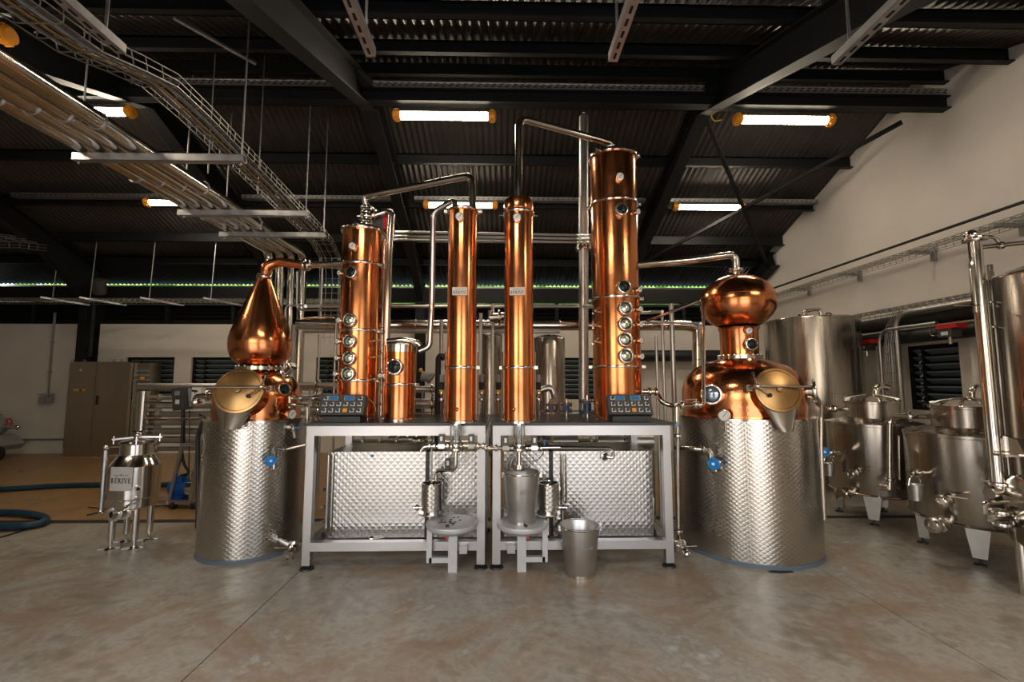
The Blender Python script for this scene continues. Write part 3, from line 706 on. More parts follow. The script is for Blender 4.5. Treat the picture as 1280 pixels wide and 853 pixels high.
# small valve cluster above the bench corner
q = MB(); a = P(361, 506, 3.93); b = P(384, 507, 3.93)
q.tube([P(360, 508, 4.0), a, b, P(384, 527, 3.93)], .015, .03, 10); q.tube([P(362, 498, 3.98), P(400, 497, 3.98)], .012, .03, 10); q.cyl(P(362, 496, 3.96), P(362, 510, 3.96), .018, n=10)
for xx in (366, 376, 392): ferrule(q, P(xx, 498, 3.98), (1, 0, 0), .013)
q.build('valve_cluster', STEEL, LS)
# bottom drain valve
q = MB(); a = P(368, 684, 3.86); q.tube([P(352, 676, 4.0), a, P(361, 695, 3.74)], .03, .06, 12); ferrule(q, a, (.6, -1, -.1), .032); ferrule(q, P(361, 695, 3.74), (-.5, -1, -.3), .028); q.cyl(P(343, 685.5, 3.78), P(360, 685, 3.78), .007, n=8); q.build('drain_valve', STEEL, LS)
# left side elbow
q = MB(); q.tube([P(245, 505, 4.3), P(245, 497, 4.3), P(256, 495, 4.25), P(268, 496, 4.15)], .028, .06, 14); ferrule(q, P(245, 503, 4.3), (0, 0, 1), .03); ferrule(q, P(260, 495, 4.22), (1, 0, 0), .028)
q.tube([P(260, 540, 4.15), P(258, 525, 4.2), P(250, 520, 4.3)], .02, .05, 10); q.build('side_elbow', STEEL, LS)
tag(MB().tube([P(210, 524.5, 4.45), P(258, 524, 4.25)], .008, .05, 8).build('wash_lance', STEEL), 'thin steel rod resting level beside the onion-headed still', 'rod')
tag(MB().tube([P(254, 528, 4.25), P(247, 545, 4.3), P(248, 600, 4.35), P(247, 660, 4.35)], .02, .06, 10).build('hose', RUBBER), 'dark hose hanging down behind the onion-headed still', 'hose')

# ---- right still, globe head
RC = (2.205, 4.18); mr = .00646
RS = thing('pot_still', 'large copper pot still with round globe head on wide quilted jacket', 'still', (RC[0], RC[1], 0))
jacket(RS, RC, .575, .02, 1.135)
zR = lambda y: EYE-(y-477)*RC[1]/F*.995
prof = [(.512, 1.14), (.516, 1.2), (.517, 1.30), (.513, 1.38), (.495, 1.45), (.455, 1.52), (.39, 1.58), (.30, 1.625), (.215, 1.65), (.17, 1.665)]
MB().lathe((RC[0], RC[1], 0), prof, (0, 0, 1), 80).build('kettle_dome', COPPER_H, RS)
bolted_ring(RS, RC, 1.675, .172, 22)
MB().lathe((RC[0], RC[1], 0), [(.166, 1.68), (.164, 1.70), (.164, 1.92), (.18, 1.95)], (0, 0, 1), 56).build('still_neck', COPPER, RS)
gc = zR(376); ga, gb = .330, .265
gp = [(ga*math.sin(PI*i/32), gc-gb*math.cos(PI*i/32)) for i in range(4, 32)]
MB().lathe((RC[0], RC[1], 0), gp+[(.02, gc+gb)], (0, 0, 1), 72).build('globe_head', COPPER, RS)
MB().torus((RC[0], RC[1], gc+.05), (0, 0, 1), ga*.983, .0025, 64, 6).build('seam', COPPER, RS)
gt = gc+gb
q = MB(); q.cyl((RC[0], RC[1], gt-.02), (RC[0], RC[1], gt+.04), .035, n=16); ferrule(q, (RC[0], RC[1], gt+.05), (0, 0, 1), .036); q.build('head_ferrule', STEEL, RS)
manway(RS, P(972, 488, 3.56), (-.10, -1, .26), .170, .20, -1, P(983, 540, 3.55), .05)
p, nn = on_cyl(894, 493, RC, .49); sight(RS, p+nn*.08+V((.0, -.02, 0)), nn*.6+V((-.1, -.6, .02)), .088, BLUEG, None, .10, 10)
p, nn = on_cyl(907, 519.5, RC, .56); gauge(RS, p+nn*.04, nn, .048)
q = MB(); q.cyl(p+nn*.02-V((0, 0, .04)), p+nn*.02-V((0, 0, .13)), .012, n=8); q.cyl(p+nn*.02-V((0, 0, .13)), p-nn*.05-V((0, 0, .13)), .012, n=8); q.build('gauge_siphon', STEEL, RS)
p, nn = on_cyl(934, 414, RC, .175); gauge(RS, p+nn*.03, nn, .032)
p, nn = on_cyl(936, 431, RC, .164); sight(RS, p+nn*.03, nn, .058, DARKG)
p, nn = on_cyl(899, 578, RC, .58); handwheel(RS, p+nn*.10, nn, .045)
q = MB(); e = p+nn*.05; e2 = P(890, 574, e.y); q.cyl(p, p+nn*.10, .014, n=10); q.cyl(e, e2, .016, n=10); q.tube([P(893, 590, e.y+.02), P(889, 586, e.y), P(888, 563, e.y), P(868, 561, e.y), P(845, 560, 3.95)], .021, .05, 12); ferrule(q, P(878, 562, e.y), (1, 0, 0), .021); q.build('steam_inlet', STEEL, RS)
# side ferrule port
d = V((.86, -.51, 0)).normalized(); p = V((RC[0], RC[1], P(1010, 489, 3.95).z))+d*.50; q = MB(); q.cyl(p-d*.1, p+d*.07, .058, n=20); ferrule(q, p+d*.06, d, .058); q.build('side_port', STEEL, RS)
q = MB(); q.tube([p+d*.06, P(1021, 497, 3.9), P(1027, 506, 3.9), P(1027, 560, 3.9), P(1031, 650, 3.9)], .014, .04, 10); q.build('drain_tube', STEEL, RS)
# cleaning tube rising beside the dome
q = MB(); q.tube([P(810, 401, 4.3), P(876, 375.5, 3.95), P(879, 381, 3.9), P(880, 507, 3.75), P(846, 507, 3.75), P(846, 533, 3.75)], .014, .03, 10)
for xx in (852, 868, 874): ferrule(q, P(xx, 507, 3.75), (1, 0, 0), .018)
q.cyl(P(870, 508, 3.74), P(870, 499, 3.74), .012, n=8); q.bar(P(856, 500, 3.73), P(871, 499, 3.73), .02, .006); q.build('wash_tube', STEEL, RS)
lever(RS, P(838, 531, 3.7), (.6, -.5, -.06), .07)
q = MB(); q.tube([P(847, 533, 3.80), P(848, 670, 3.80), P(849, 684, 3.80)], .015, .03, 10); ferrule(q, P(848, 664, 3.80), (0, 0, 1), .02); ferrule(q, P(847, 545, 3.80), (0, 0, 1), .017)
a = P(849, 683, 3.74); q.lathe(a, [(0, -.03), (.055, -.03), (.06, -.01), (.06, .02), (.03, .03), (0, .03)], (.5, -1, 0), 18); q.tube([a, P(855, 685, 3.66), P(858, 694, 3.62)], .02, .03, 10); q.cyl(P(848, 684, 3.66), P(871, 683, 3.66), .006, n=8); q.ball(P(858, 693, 3.62), .028, 12, 6); q.build('drain_valve', STEEL, RS)
# ================================================================== BENCHES
BT = P(600, 528.5, 3.70).z        # worktop surface
def bench(name, x0, x1, label, box_label, gap, tubes):
    t = thing(name, label, 'bench', ((x0+x1)/2, 3.71, 0)); Y0, Y1 = 3.71, 4.62; w = .062
    for x in (x0+w/2, x1-w/2):
        for y in (Y0, Y1): 
            lg = MB().mm((x-w/2, y-w/2, .035), (x+w/2, y+w/2, BT-.10)).build('leg', FRAME, t)
            q = MB(); q.cyl((x, y, .012), (x, y, .05), .014, n=10); q.lathe((x, y, 0), [(0, 0), (.055, 0), (.052, .012), (.02, .02), (0, .02)], (0, 0, 1), 20); q.build('foot', RUBBER, lg)
    for y in (Y0, Y1):
        MB().mm((x0, y-w/2, BT-.10), (x1, y+w/2, BT-.022)).build('top_rail', FRAME, t)
        MB().mm((x0+w, y-w/2, .142), (x1-w, y+w/2, .208)).build('lower_rail', FRAME, t)
    for x in (x0+w/2, x1-w/2):
        MB().mm((x-w/2, Y0+w/2, BT-.10), (x+w/2, Y1-w/2, BT-.022)).build('top_rail', FRAME, t)
        MB().mm((x-w/2, Y0+w/2, .142), (x+w/2, Y1-w/2, .208)).build('lower_rail', FRAME, t)
    MB().mm((x0-.024, Y0-.05, BT-.022), (x1+.024, Y1+.06, BT)).build('worktop', WORKTOP, t)
    # quilted condenser box hung between the rails
    xa, xb = x0+.09, x1-.075; ya = 3.93; zb, za = .262, .862
    b = thing('condenser_box', box_label, 'tank', ((xa+xb)/2, 4.2, zb))
    MB().mm((xa, ya, zb-.10), (gap-.018, 4.5, za), True).build('quilted_panel', QUILTP, b)
    MB().mm((gap+.018, ya, zb-.10), (xb, 4.5, za), True).build('quilted_panel', QUILTP, b)
    MB().mm((gap-.018, ya+.004, zb-.10), (gap+.018, 4.45, za-.004)).build('gap_seal', RUBBER, b)
    for tx in tubes:
        q = MB(); q.cyl((tx, ya-.03, zb-.05), (tx, ya-.03, za-.02), .014, n=12); q.cyl((tx+.035, ya-.02, zb-.05), (tx+.035, ya-.02, za-.02), .006, n=8)
        for zz in (.30, .42, .56): q.box((tx-.03, ya-.02, zz), (.03, .03, .02))
        q.build('level_tube', STEEL, b)
    return t
b0 = P(379, 700, 3.71).x; b1 = P(606, 700, 3.71).x; b2 = P(615.5, 700, 3.71).x; b3 = P(841, 700, 3.71).x
bench('still_bench', b0, b1, 'brushed steel bench carrying the control desk, column and first slim column', 'quilted steel condenser box in the bench beside the onion-headed still', P(534, 620, 3.93).x, [P(409, 620, 3.9).x])
bench('still_bench', b2, b3, 'brushed steel bench carrying the tall column next to globe still', 'quilted steel condenser box in the bench beside the globe-headed still', P(689, 620, 3.93).x, [P(703, 620, 3.9).x])
# maker's blue badge and outlet on the panels
tag(MB().disc(P(465, 570, 3.925), (0, -1, 0), .012, .006, 12).build('badge', WHEELB), 'small blue badge on the quilted box panel', 'badge')
q = MB(); q.tube([P(756, 571, 3.93), P(756, 571, 3.80), P(766, 573, 3.80), P(767, 565, 3.80), P(762, 560.5, 3.80), P(700, 560, 3.80), P(607, 561, 3.80)], .014, .03, 10)
ferrule(q, P(756, 571, 3.90), (0, -1, 0), .02); tag(q.build('spirit_pipe', STEEL), 'slim steel pipe crossing the bench front to a quilted box outlet', 'pipe')
q = MB(); q.tube([P(480, 672, 3.85), P(462, 674, 3.8)], .012, .02, 10); ferrule(q, P(465, 674, 3.8), (1, 0, 0), .014); q.build('x', STEEL).name = 'drain_tap'
tag(bpy.data.objects['drain_tap'], 'short steel drain tap under the bench with control desk', 'tap')

# spirit safes under the slim columns -------------------------------------
def safe(xpx, label, side):
    c = P(xpx, 545, 3.612); x, y = c.x, c.y; t = thing('spirit_safe', label, 'spirit safe', (x, y, P(xpx, 556, y).z))
    z1 = BT-.012; z0 = P(xpx, 554, y).z
    q = MB(); q.lathe((x, y, 0), [(.042, z0), (.042, z1), (.036, z1), (.036, z0), (.042, z0)], (0, 0, 1), 28); q.build('glass_cylinder', GLASS, t)
    for zz in (z0-.02, z1): MB().lathe((x, y, 0), [(0, zz), (.046, zz), (.046, zz+.014), (0, zz+.014)], (0, 0, 1), 28).build('flange', STEEL, t)
    for k in range(4):
        a = PI/4+k*PI/2; MB().cyl((x+.055*math.cos(a), y+.040*math.sin(a), z0-.02), (x+.055*math.cos(a), y+.040*math.sin(a), z1+.012), .004, n=8).build('tie_rod', STEEL, t)
    q = MB(); q.cyl((x, y, z0-.07), (x, y, z0-.015), .03, n=16); ferrule(q, (x, y, z0-.05), (0, 0, 1), .03); q.build('outlet', STEEL, t)
    q = MB(); q.cyl((x, y, z0), (x, y, z1-.03), .008, n=8); q.build('inner_tube', STEEL, t)
    return t, V((x, y, z0-.07))
s1, o1 = safe(570, 'glass spirit safe under the slim column beside copper vessel', -1)
s2, o2 = safe(649, 'glass spirit safe above the bucket on a round stand', 1)
def motor_valve(p, label, up=True):
    p = V(p); t = thing('dosing_valve', label, 'valve', p)
    MB().box(p+V((0, 0, .055)), (.045, .045, .075)).build('coil', PLASTIC, t); MB().box(p+V((0, -.024, .06)), (.018, .004, .035)).build('label_tag', WHITE, t)
    q = MB(); q.box(p, (.05, .04, .035)); q.cyl(p-V((.05, 0, 0)), p+V((.05, 0, 0)), .016, n=12); q.build('valve_body', STEEL, t)
yv = 3.66
for xx, yy, l in ((552, 558, 'black dosing valve on pipe before the slim column beside copper vessel'), (589, 558, 'black dosing valve next to the bench gap, steel leg behind'), (632, 560, 'black dosing valve on pipe just past the bench gap'), (668, 560, 'black dosing valve with blue tag beside bucket outlet')):
    motor_valve(P(xx, yy, yv), l)
motor_valve(P(560, 588, 3.80), 'black dosing valve just over the quilted pot outlet pipe')
q = MB(); q.tube([P(526, 564, yv), P(530, 558.5, yv), P(608, 557.5, yv)], .016, .03, 12)
for xx in (537, 543, 560, 577, 598, 604): ferrule(q, P(xx, 558, yv), (1, 0, 0), .016)
tag(q.build('spirit_pipe', STEEL), 'jointed steel pipe with clamps below the slim column beside vessel', 'pipe')
q = MB(); q.tube([P(606, 561, yv), P(700, 559.5, yv)], .016, .03, 12)
for xx in (612, 620, 640, 658, 662, 676): ferrule(q, P(xx, 560.3, yv), (1, 0, 0), .016)
tag(q.build('spirit_pipe', STEEL), 'jointed steel pipe with clamps behind the raised bucket', 'pipe')
q = MB(); a = o1; q.tube([a, V((a.x, a.y, P(570.5, 587.5, a.y).z)), P(545, 588, 3.76), P(544.5, 606, 3.76)], .016, .05, 12); ferrule(q, P(553, 588, 3.79), (1, 0, 0), .016); q.cyl(P(539.5, 555, 3.79), P(539.5, 604, 3.76), .008, n=8)
tag(q.build('outlet_pipe', STEEL), 'bent steel outlet pipe dropping into the open quilted pot', 'pipe')
op = tag(MB().cyl(o2, (o2.x, o2.y, P(650, 586, o2.y).z), .017, n=14).build('outlet_pipe', STEEL), 'straight steel outlet pipe ending in the raised bucket', 'pipe')
MB().ring((o2.x, o2.y, P(650, 588, o2.y).z), (0, 0, 1), .05, .034, .045, 28).build('funnel_ring', STEEL, op)
q = MB(); q.tube([P(636, 587, 3.84), P(640, 573, 3.86), P(645, 572, 3.86)], .010, .05, 8); tag(q.build('sample_hose', SATIN), 'short curved steel hose behind the raised bucket', 'hose')
tag(MB().bar(P(541, 553, 3.80), P(541, 561, 3.80), .02, .006, (0, -1, 0)).build('blue_tag', WHEELB), 'little blue valve tag left over the quilted pot', 'tag')
tag(MB().bar(P(680.5, 550, 3.80), P(681, 562, 3.80), .014, .006, (0, -1, 0)).build('blue_tag', WHEELB), 'little blue valve tag above the half-hidden quilted pot', 'tag')
tag(MB().tube([P(665, 577, 3.85), P(672, 576, 3.8), P(680, 566, 3.82), P(678, 560, 3.85)], .004, .05, 6).build('signal_wire', RUBBER), 'thin black wire looping beside the raised bucket', 'wire')
# parrot pots
def pot(xpx, label, tapdir):
    c = P(xpx, 620, 3.76); x, y = c.x, c.y; z0 = P(xpx, 637, y).z; z1 = P(xpx, 604, y).z; r = .082
    t = thing('parrot_pot', label, 'pot', (x, y, z0))
    q = MB(); q.lathe((x, y, 0), [(0, z0), (r, z0), (r, z1), (r-.006, z1), (r-.006, z0+.01), (0, z0+.01)], (0, 0, 1), 40); q.build('pot_body', QUILT, t)
    MB().torus((x, y, z1), (0, 0, 1), r, .005, 40, 6).build('rim', STEEL, t)
    MB().lathe((x, y, 0), [(0, z0-.03), (r+.02, z0-.03), (r+.02, z0-.022), (0, z0-.022)], (0, 0, 1), 32).build('base_plate', STEEL, t)
    MB().cyl((x, y, z0-.022), (x, y, z0+.002), r*.8, n=20).build('base_neck', STEEL, t)
    q = MB(); a = V((x+tapdir*r, y-.02, z0+.02)); q.cyl(a-V((tapdir*.02, 0, 0)), a+V((tapdir*.06, 0, -.004)), .012, n=10); q.bar(a+V((tapdir*.03, 0, .03)), a+V((tapdir*.09, 0, .02)), .012, .005); ferrule(q, a+V((tapdir*.03, 0, 0)), (1, 0, 0), .013); q.build('tap', STEEL, t)
    MB().cyl((x, y+.03, .20), (x, y+.03, z0-.03), .016, n=10).build('stand_rod', STEEL, t)
    return t
pot(540, 'open quilted parrot pot beside empty round stand', -1)
pot(686, 'open quilted parrot pot behind the raised bucket', 1)
# round swing stands
def stand(xpx, label, side, group):
    c = P(xpx, 652, 3.60); x, y, z = c.x, c.y, c.z; t = thing('round_stand', label, 'stand', (x, y, 0), group); r = .198
    q = MB(); q.lathe((x, y, 0), [(0, z-.075), (r*.45, z-.075), (r*.8, z-.062), (r*.97, z-.035), (r, z-.015), (r*.985, z-.003), (r*.95, z), (0, z-.004)], (0, 0, 1), 56); q.build('tray', CAST, t)
    px_ = x-side*.005; MB().mm((px_-.034, y+.02, .0), (px_+.034, y+.075, z-.07)).build('post', CAST, t)
    q = MB(); xs_ = x+side*.175; yy = y+.045
    q.mm((xs_-.02, yy-.02, .07), (xs_+.02, yy+.02, z-.02)); q.mm((min(xs_, px_), yy-.02, .07), (max(xs_, px_), yy+.02, .108)); q.build('swing_arm', CAST, t)
    q = MB(); q.cyl((px_-.02, y, z-.085), (px_-.02, y, z-.065), .012, n=10); q.box((px_-side*-.045, y+.02, z-.11), (.02, .03, .05)); q.build('clamp', RED, t)
    q = MB(); q.box((x-side*.085, y+.05, .165), (.06, .05, .06)); q.build('hinge_block', FRAME, t)
    MB().ball((x+side*.02, y-.13, z+.004), .014, 12, 6).build('level_knob', RUBBER, t)
    if side < 0:
        q = MB(); 
        for k in range(16): a = random.uniform(0, 2*PI); rr = random.uniform(.02, .13); q.bar((x+rr*math.cos(a), y+rr*math.sin(a), z-.001), (x+rr*math.cos(a)+.018, y+rr*math.sin(a)+.004, z-.001), .008, .004)
        q.build('drain_slot', BLACKST, t)
    return t, V((x, y, z))
st1, sp1 = stand(565, 'empty grey round stand with drain slots and single post', -1, None)
st2, sp2 = stand(653, 'grey round stand holding a steel bucket', 1, None)
def bucket(x, y, z, r0, r1, h, label):
    t = thing('bucket', label, 'bucket', (x, y, z))
    q = MB(); q.lathe((x, y, z), [(0, .008), (r0-.004, .008), (r0, 0), (r0+.002, .02), (r0+.003, .022), (r1, h-.004), (r1+.008, h), (r1+.008, h+.008), (r1, h+.01), (r1-.006, h), (r0-.004, .022), (0, .018)], (0, 0, 1), 48); q.build('pail', SATIN, t)
    MB().torus((x, y, z+h), (0, 0, 1), r1+.004, .006, 48, 6).build('rim', STEEL, t)
    MB().ring((x, y, z), (0, 0, 1), r0+.004, .008, .022, 40).build('foot_ring', STEEL, t)
    for s_ in (-1, 1): MB().box((x+s_*(r1+.008), y, z+h-.015), (.018, .04, .04)).build('ear', STEEL, t)
    q = MB(); q.tube([(x-r1-.012, y, z+h-.01), (x-r1*.8, y+r1*.75, z+h+.0), (x, y+r1*1.06, z+h+.004), (x+r1*.8, y+r1*.75, z+h), (x+r1+.012, y, z+h-.01)], .004, .06, 6); q.build('bail_handle', STEEL, t)
    zz = h*.66; rr = r0+(r1-r0)*zz/h; a = math.radians(-78); n_ = V((math.cos(a), math.sin(a), -.16)).normalized(); pp = V((x+rr*math.cos(a), y+rr*math.sin(a), z+zz))
    ux = V((0, 0, 1)).cross(n_).normalized(); uy = n_.cross(ux); q = MB(); letters(q, pp+n_*.006, ux, uy, n_, .022); q.build('maker_mark', GREYP, t)
bucket(sp2.x-.005, sp2.y, sp2.z-.002, .103, .138, .37, 'tall steel bucket standing on the round stand')
pb = G(727, 722); bucket(pb.x, pb.y+.06, 0, .108, .148, .355, 'steel bucket standing on the concrete floor')

# ================================================================== COLUMNS ON THE BENCH
def column(name, label, cpx, Y, r, ytop, bands, mats=COPPER):
    c = P(cpx, 450, Y); x = c.x; ztop = P(cpx, ytop, Y).z
    t = thing(name, label, 'column', (x, Y, BT))
    q = MB(); q.lathe((x, Y, 0), [(r, BT+.012), (r, ztop)], (0, 0, 1), 64); q.build('shell', mats, t)
    q = MB(); q.lathe((x, Y, 0), [(0, BT), (r+.012, BT), (r+.012, BT+.014), (r, BT+.018)], (0, 0, 1), 48); q.build('base_flange', STEEL, t)
    for i, b in enumerate(bands): band_ring(t, (x, Y), P(cpx, b, Y).z, r, lugs=2, a0=-.25)
    return t, (x, Y), ztop
# left rectifying column
t, c, zt = column('rectifying_column', 'wide copper column with four pale sight glasses beside onion still', 449, 4.12, .176, 290, [333, 415, 476])
C1 = t; c1 = c; r = .176
MB().lathe((c[0], c[1], 0), [(r, zt), (r*.97, zt+.012), (r*.8, zt+.03), (r*.4, zt+.048), (.03, zt+.05)], (0, 0, 1), 48).build('top_dome', COPPER, t)
band_ring(t, c, zt, r, .03, .014, lugs=3, a0=-PI/2)
for px, py, g_, rr in ((441, 341.5, DARKG, .056), (439, 400.5, LITG, .060), (438.5, 427, LITG, .060), (438, 448, LITG, .060), (437, 467.5, LITG, .062)):
    p, nn = on_cyl(px, py, c, r); sight(t, p+nn*.025, nn, rr, g_)
for px, py in ((426, 342), (425, 401), (423.5, 427), (422.5, 447.5), (421, 467.5)):
    p, nn = on_cyl(px+3, py, c, r); gauge(t, p+nn*.03, V((nn.x*.4, nn.y, 0)), .024, stem=True)
p, nn = on_cyl(442, 308.5, c, r); gauge(t, p+nn*.02, nn, .034)
for py in (427, 447, 474):
    p, nn = on_cyl(463, py, c, r); q = MB(); q.tube([p, p+nn*.05, p+nn*.05+V((.06, 0, .012))], .006, .02, 8); q.ball(p+nn*.05, .012, 8, 5); q.build('plate_valve', BRONZE, t)
p, nn = on_cyl(466, 500, c, r); q = MB(); q.tube([P(455, 494, 3.93), P(468, 505, 3.94), P(470, 516, 3.94), P(460, 522, 3.94)], .006, .04, 8); q.build('capillary', BRONZE, t)
q = MB(); q.cyl((c[0]-r-.03, c[1]-.03, BT), (c[0]-r-.03, c[1]-.03, P(418, 398, 4.1).z), .010, n=10); q.tube([(c[0]-r-.03, c[1]-.03, P(418, 398, 4.1).z), P(418, 397, 4.05), P(380, 398, 4.3)], .010, .03, 10); q.build('wash_tube', STEEL, t)
# valve head on top
zt0 = zt+.05; x, y = c
q = MB(); q.cyl((x+.03, y, zt0-.01), (x+.03, y, zt0+.19), .036, n=18)
for zz in (.02, .07, .13, .18): ferrule(q, (x+.03, y, zt0+zz), (0, 0, 1), .034)
q.ball((x+.03, y, zt0+.10), .06, 18, 9); q.cyl((x-.05, y, zt0+.10), (x+.12, y, zt0+.10), .03, n=14); ferrule(q, (x+.10, y, zt0+.11), (1, 0, 0), .034); q.build('valve_head', STEEL, t)
MB().box((x+.125, y+.08, zt0+.05), (.10, .10, .13)).build('actuator_body', PLASTIC, t); MB().box((x+.205, y+.08, zt0+.07), (.06, .11, .16)).build('actuator_cap', RED, t)
head_z = zt0+.19
# side standpipes right of the column
q = MB(); q.tube([P(476, 520, 4.2), P(480, 300, 4.2)], .014, .05, 10)
for yy in (300, 332, 335, 408, 415, 440, 465, 490, 505): ferrule(q, P(478.5-.0*yy, yy, 4.2), (0, 0, 1), .02 if yy % 2 else .015)
q.tube([P(472, 413, 4.15), P(484, 417, 4.15)], .012, .03, 8); q.build('standpipe', STEEL, t)
gauge(t, P(475.5, 470, 4.02), (0, -1, 0), .022)
# pipe from valve head to the bench (thick)
q = MB(); q.tube([(x+.10, y, zt0+.105), P(490, 262, 4.1), P(487, 300, 4.1), P(483, 430, 4.14), P(482, 520, 4.14)], .034, .10, 16, steps=8)
tag(q.build('vapour_pipe', STEEL), 'steel pipe bending down from the valve head behind copper vessel', 'pipe')
# neck pipe between onion still and column
q = MB(); q.tube([neck_end, P(405, 331, 4.16), (c[0]-r+.02, c[1], P(425, 329.5, 4.12).z)], .030, .05, 14); ferrule(q, P(386, 331.8, 4.18), (1, 0, 0), .03)
tag(q.build('vapour_pipe', STEEL), 'short level steel pipe joining the swan neck to wide column', 'pipe')
# small copper vessel
t, cv, zv = column('copper_vessel', 'short copper vessel with steel lid and dark round window', 501, 4.0, .134, 441, [481])
MB().lathe((cv[0], cv[1], 0), [(.136, zv), (.139, zv), (.139, zv+.062), (.10, zv+.075), (0, zv+.08)], (0, 0, 1), 48).build('lid', STEEL, t)
p, nn = on_cyl(495, 459, cv, .134); sight(t, p+nn*.03, nn, .070, DARKG)
q = MB(); q.tube([(cv[0]-.12, cv[1], zv+.10), (cv[0]+.02, cv[1]-.02, zv+.115), (cv[0]+.14, cv[1], zv+.09), (cv[0]+.17, cv[1], zv+.06)], .024, .08, 12); q.cyl((cv[0], cv[1], zv+.07), (cv[0], cv[1], zv+.13), .012, n=8); q.build('lid_pipe', STEEL, t)
gauge(t, P(481, 470, 3.95), (0, -1, 0), .02)
# slim columns
S1, cs1, zs1 = column('slim_column', 'slim copper column with name plate standing beside the small vessel', 577, 3.76, .1215, 265, [460])
S2, cs2, zs2 = column('slim_column', 'slim copper column with name plate and raised copper cap', 648.5, 3.76, .1215, 268, [460])
for (tt, cc, zt_, px, gy) in ((S1, cs1, zs1, 577, 272), (S2, cs2, zs2, 648.5, 273)):
    MB().lathe((cc[0], cc[1], 0), [(.1215, zt_), (.11, zt_+.02), (0, zt_+.026)], (0, 0, 1), 40).build('top_cap', COPPER, tt)
    band_ring(tt, cc, zt_, .1215, .022, .012, lugs=2, a0=0)
    p, nn = on_cyl(px-2, gy, cc, .1215); gauge(tt, p+nn*.02, nn, .036)
    p, nn = on_cyl(px-2, 364.5, cc, .1215); plate(tt, p+nn*.006, nn, .122, .064, .024)
    p, nn = on_cyl(px-6, 512, cc, .1215); MB().ball(p, .016, 10, 6).build('drain_stud', COPPER, tt)
    for s_ in (-1, 1): MB().cyl((cc[0]+s_*.135, cc[1]+.02, BT), (cc[0]+s_*.135, cc[1]+.02, P(px, 440, 3.76).z), .007, n=8).build('side_tube', STEEL, tt)
cc = cs2
MB().lathe((cc[0], cc[1], 0), [(.1215, zs2), (.1245, zs2+.005), (.1245, zs2+.09), (.12, zs2+.115), (.04, zs2+.13), (0, zs2+.13)], (0, 0, 1), 48).build('raised_cap', COPPER, S2)
band_ring(S2, cc, zs2+.0, .1235, .02, .012, lugs=2, a0=0)
# right tall column
t, c2, zt = column('rectifying_column', 'tallest copper column with five sight glasses near globe still', 771, 4.12, .212, 199, [258, 375, 459]); r = .212
MB().lathe((c2[0], c2[1], 0), [(r, zt), (r*.97, zt+.014), (r*.8, zt+.035), (r*.4, zt+.055), (.03, zt+.058)], (0, 0, 1), 56).build('top_dome', COPPER, t)
band_ring(t, c2, zt, r, .03, .014, lugs=3, a0=-.3)
for px, py, g_, rr in ((775.5, 263.5, DARKG, .060), (778.5, 359.5, DARKG, .062), (780, 386, LITG, .064), (780, 405.5, LITG, .064), (780, 425, LITG, .064), (781, 445, LITG, .066)):
    p, nn = on_cyl(px, py, c2, r); sight(t, p+nn*.025, nn, rr, g_)
for px, py in ((794, 266), (796, 363), (797, 387), (797.5, 406), (798, 426), (798.5, 446)):
    p, nn = on_cyl(px-1, py, c2, r); gauge(t, p+nn*.03, V((nn.x*.5, nn.y, 0)), .028)
p, nn = on_cyl(774, 222, c2, r); gauge(t, p+nn*.02, nn, .036)
for py in (390, 408, 428):
    p, nn = on_cyl(748, py, c2, r); q = MB(); q.tube([p, p+nn*.05, p+nn*.05+V((.05, 0, .04))], .006, .02, 8); q.ball(p+nn*.05+V((-.01, 0, -.02)), .012, 8, 5); q.build('plate_valve', STEEL, t)
q = MB(); q.cyl((c2[0]-.02, c2[1], zt+.04), (c2[0]-.02, c2[1], zt+.09), .036, n=14); ferrule(q, (c2[0]-.02, c2[1], zt+.085), (0, 0, 1), .034); q.build('head_ferrule', STEEL, t)
# vapour pipes between columns
xh = (c1[0]+.03, c1[1], head_z)
tag(MB().tube([xh, P(455, 246, 4.10), P(590.5, 219, 3.78), (P(591, 262, 3.76).x, 3.76, zs1)], .031, .09, 16, steps=8).build('vapour_pipe', STEEL), 'long rising steel pipe from valve head over to first slim column', 'pipe')
tag(MB().tube([(P(569, 263, 3.76).x, 3.76, zs1+.01), P(568.5, 250, 3.77), P(541.5, 265, 3.85), P(540, 380, 4.0), P(537, 434, 4.0), P(524, 439, 4.0)], .026, .06, 14, steps=8).build('vapour_pipe', STEEL), 'steel pipe looping from slim column top down to the copper vessel', 'pipe')
tag(MB().tube([(cs2[0], cs2[1], zs2+.12), P(648.5, 147, 3.76), P(764, 179, 4.1), (c2[0]-.02, c2[1], zt+.09)], .033, .10, 16, steps=8).build('vapour_pipe', STEEL), 'tall steel pipe arching from capped slim column to tallest column', 'pipe')
q = MB(); q.cyl((cs2[0], cs2[1], zs2+.11), (cs2[0], cs2[1], zs2+.16), .045, n=16); q.build('cap_ferrule', STEEL, S2)
tag(MB().tube([(c2[0]+r-.02, c2[1], P(800, 331.5, 4.12).z), P(860, 326, 4.15), P(919, 318, 4.18), (RC[0], RC[1], gt+.05)], .034, .10, 16, steps=8).build('vapour_pipe', STEEL), 'steel pipe from tallest column across to the globe head', 'pipe')
q = MB(); q.tube([(c2[0]+r-.02, 4.0, P(803, 490, 4.0).z), P(822, 490, 3.95), P(826, 503, 3.9), P(842, 508, 3.85), P(846, 507, 3.77)], .020, .06, 12)
ferrule(q, P(812, 490, 3.97), (1, 0, 0), .022); ferrule(q, P(820, 490, 3.95), (1, 0, 0), .022); tag(q.build('return_pipe', STEEL), 'S-bent steel pipe from tallest column base to globe still', 'pipe')

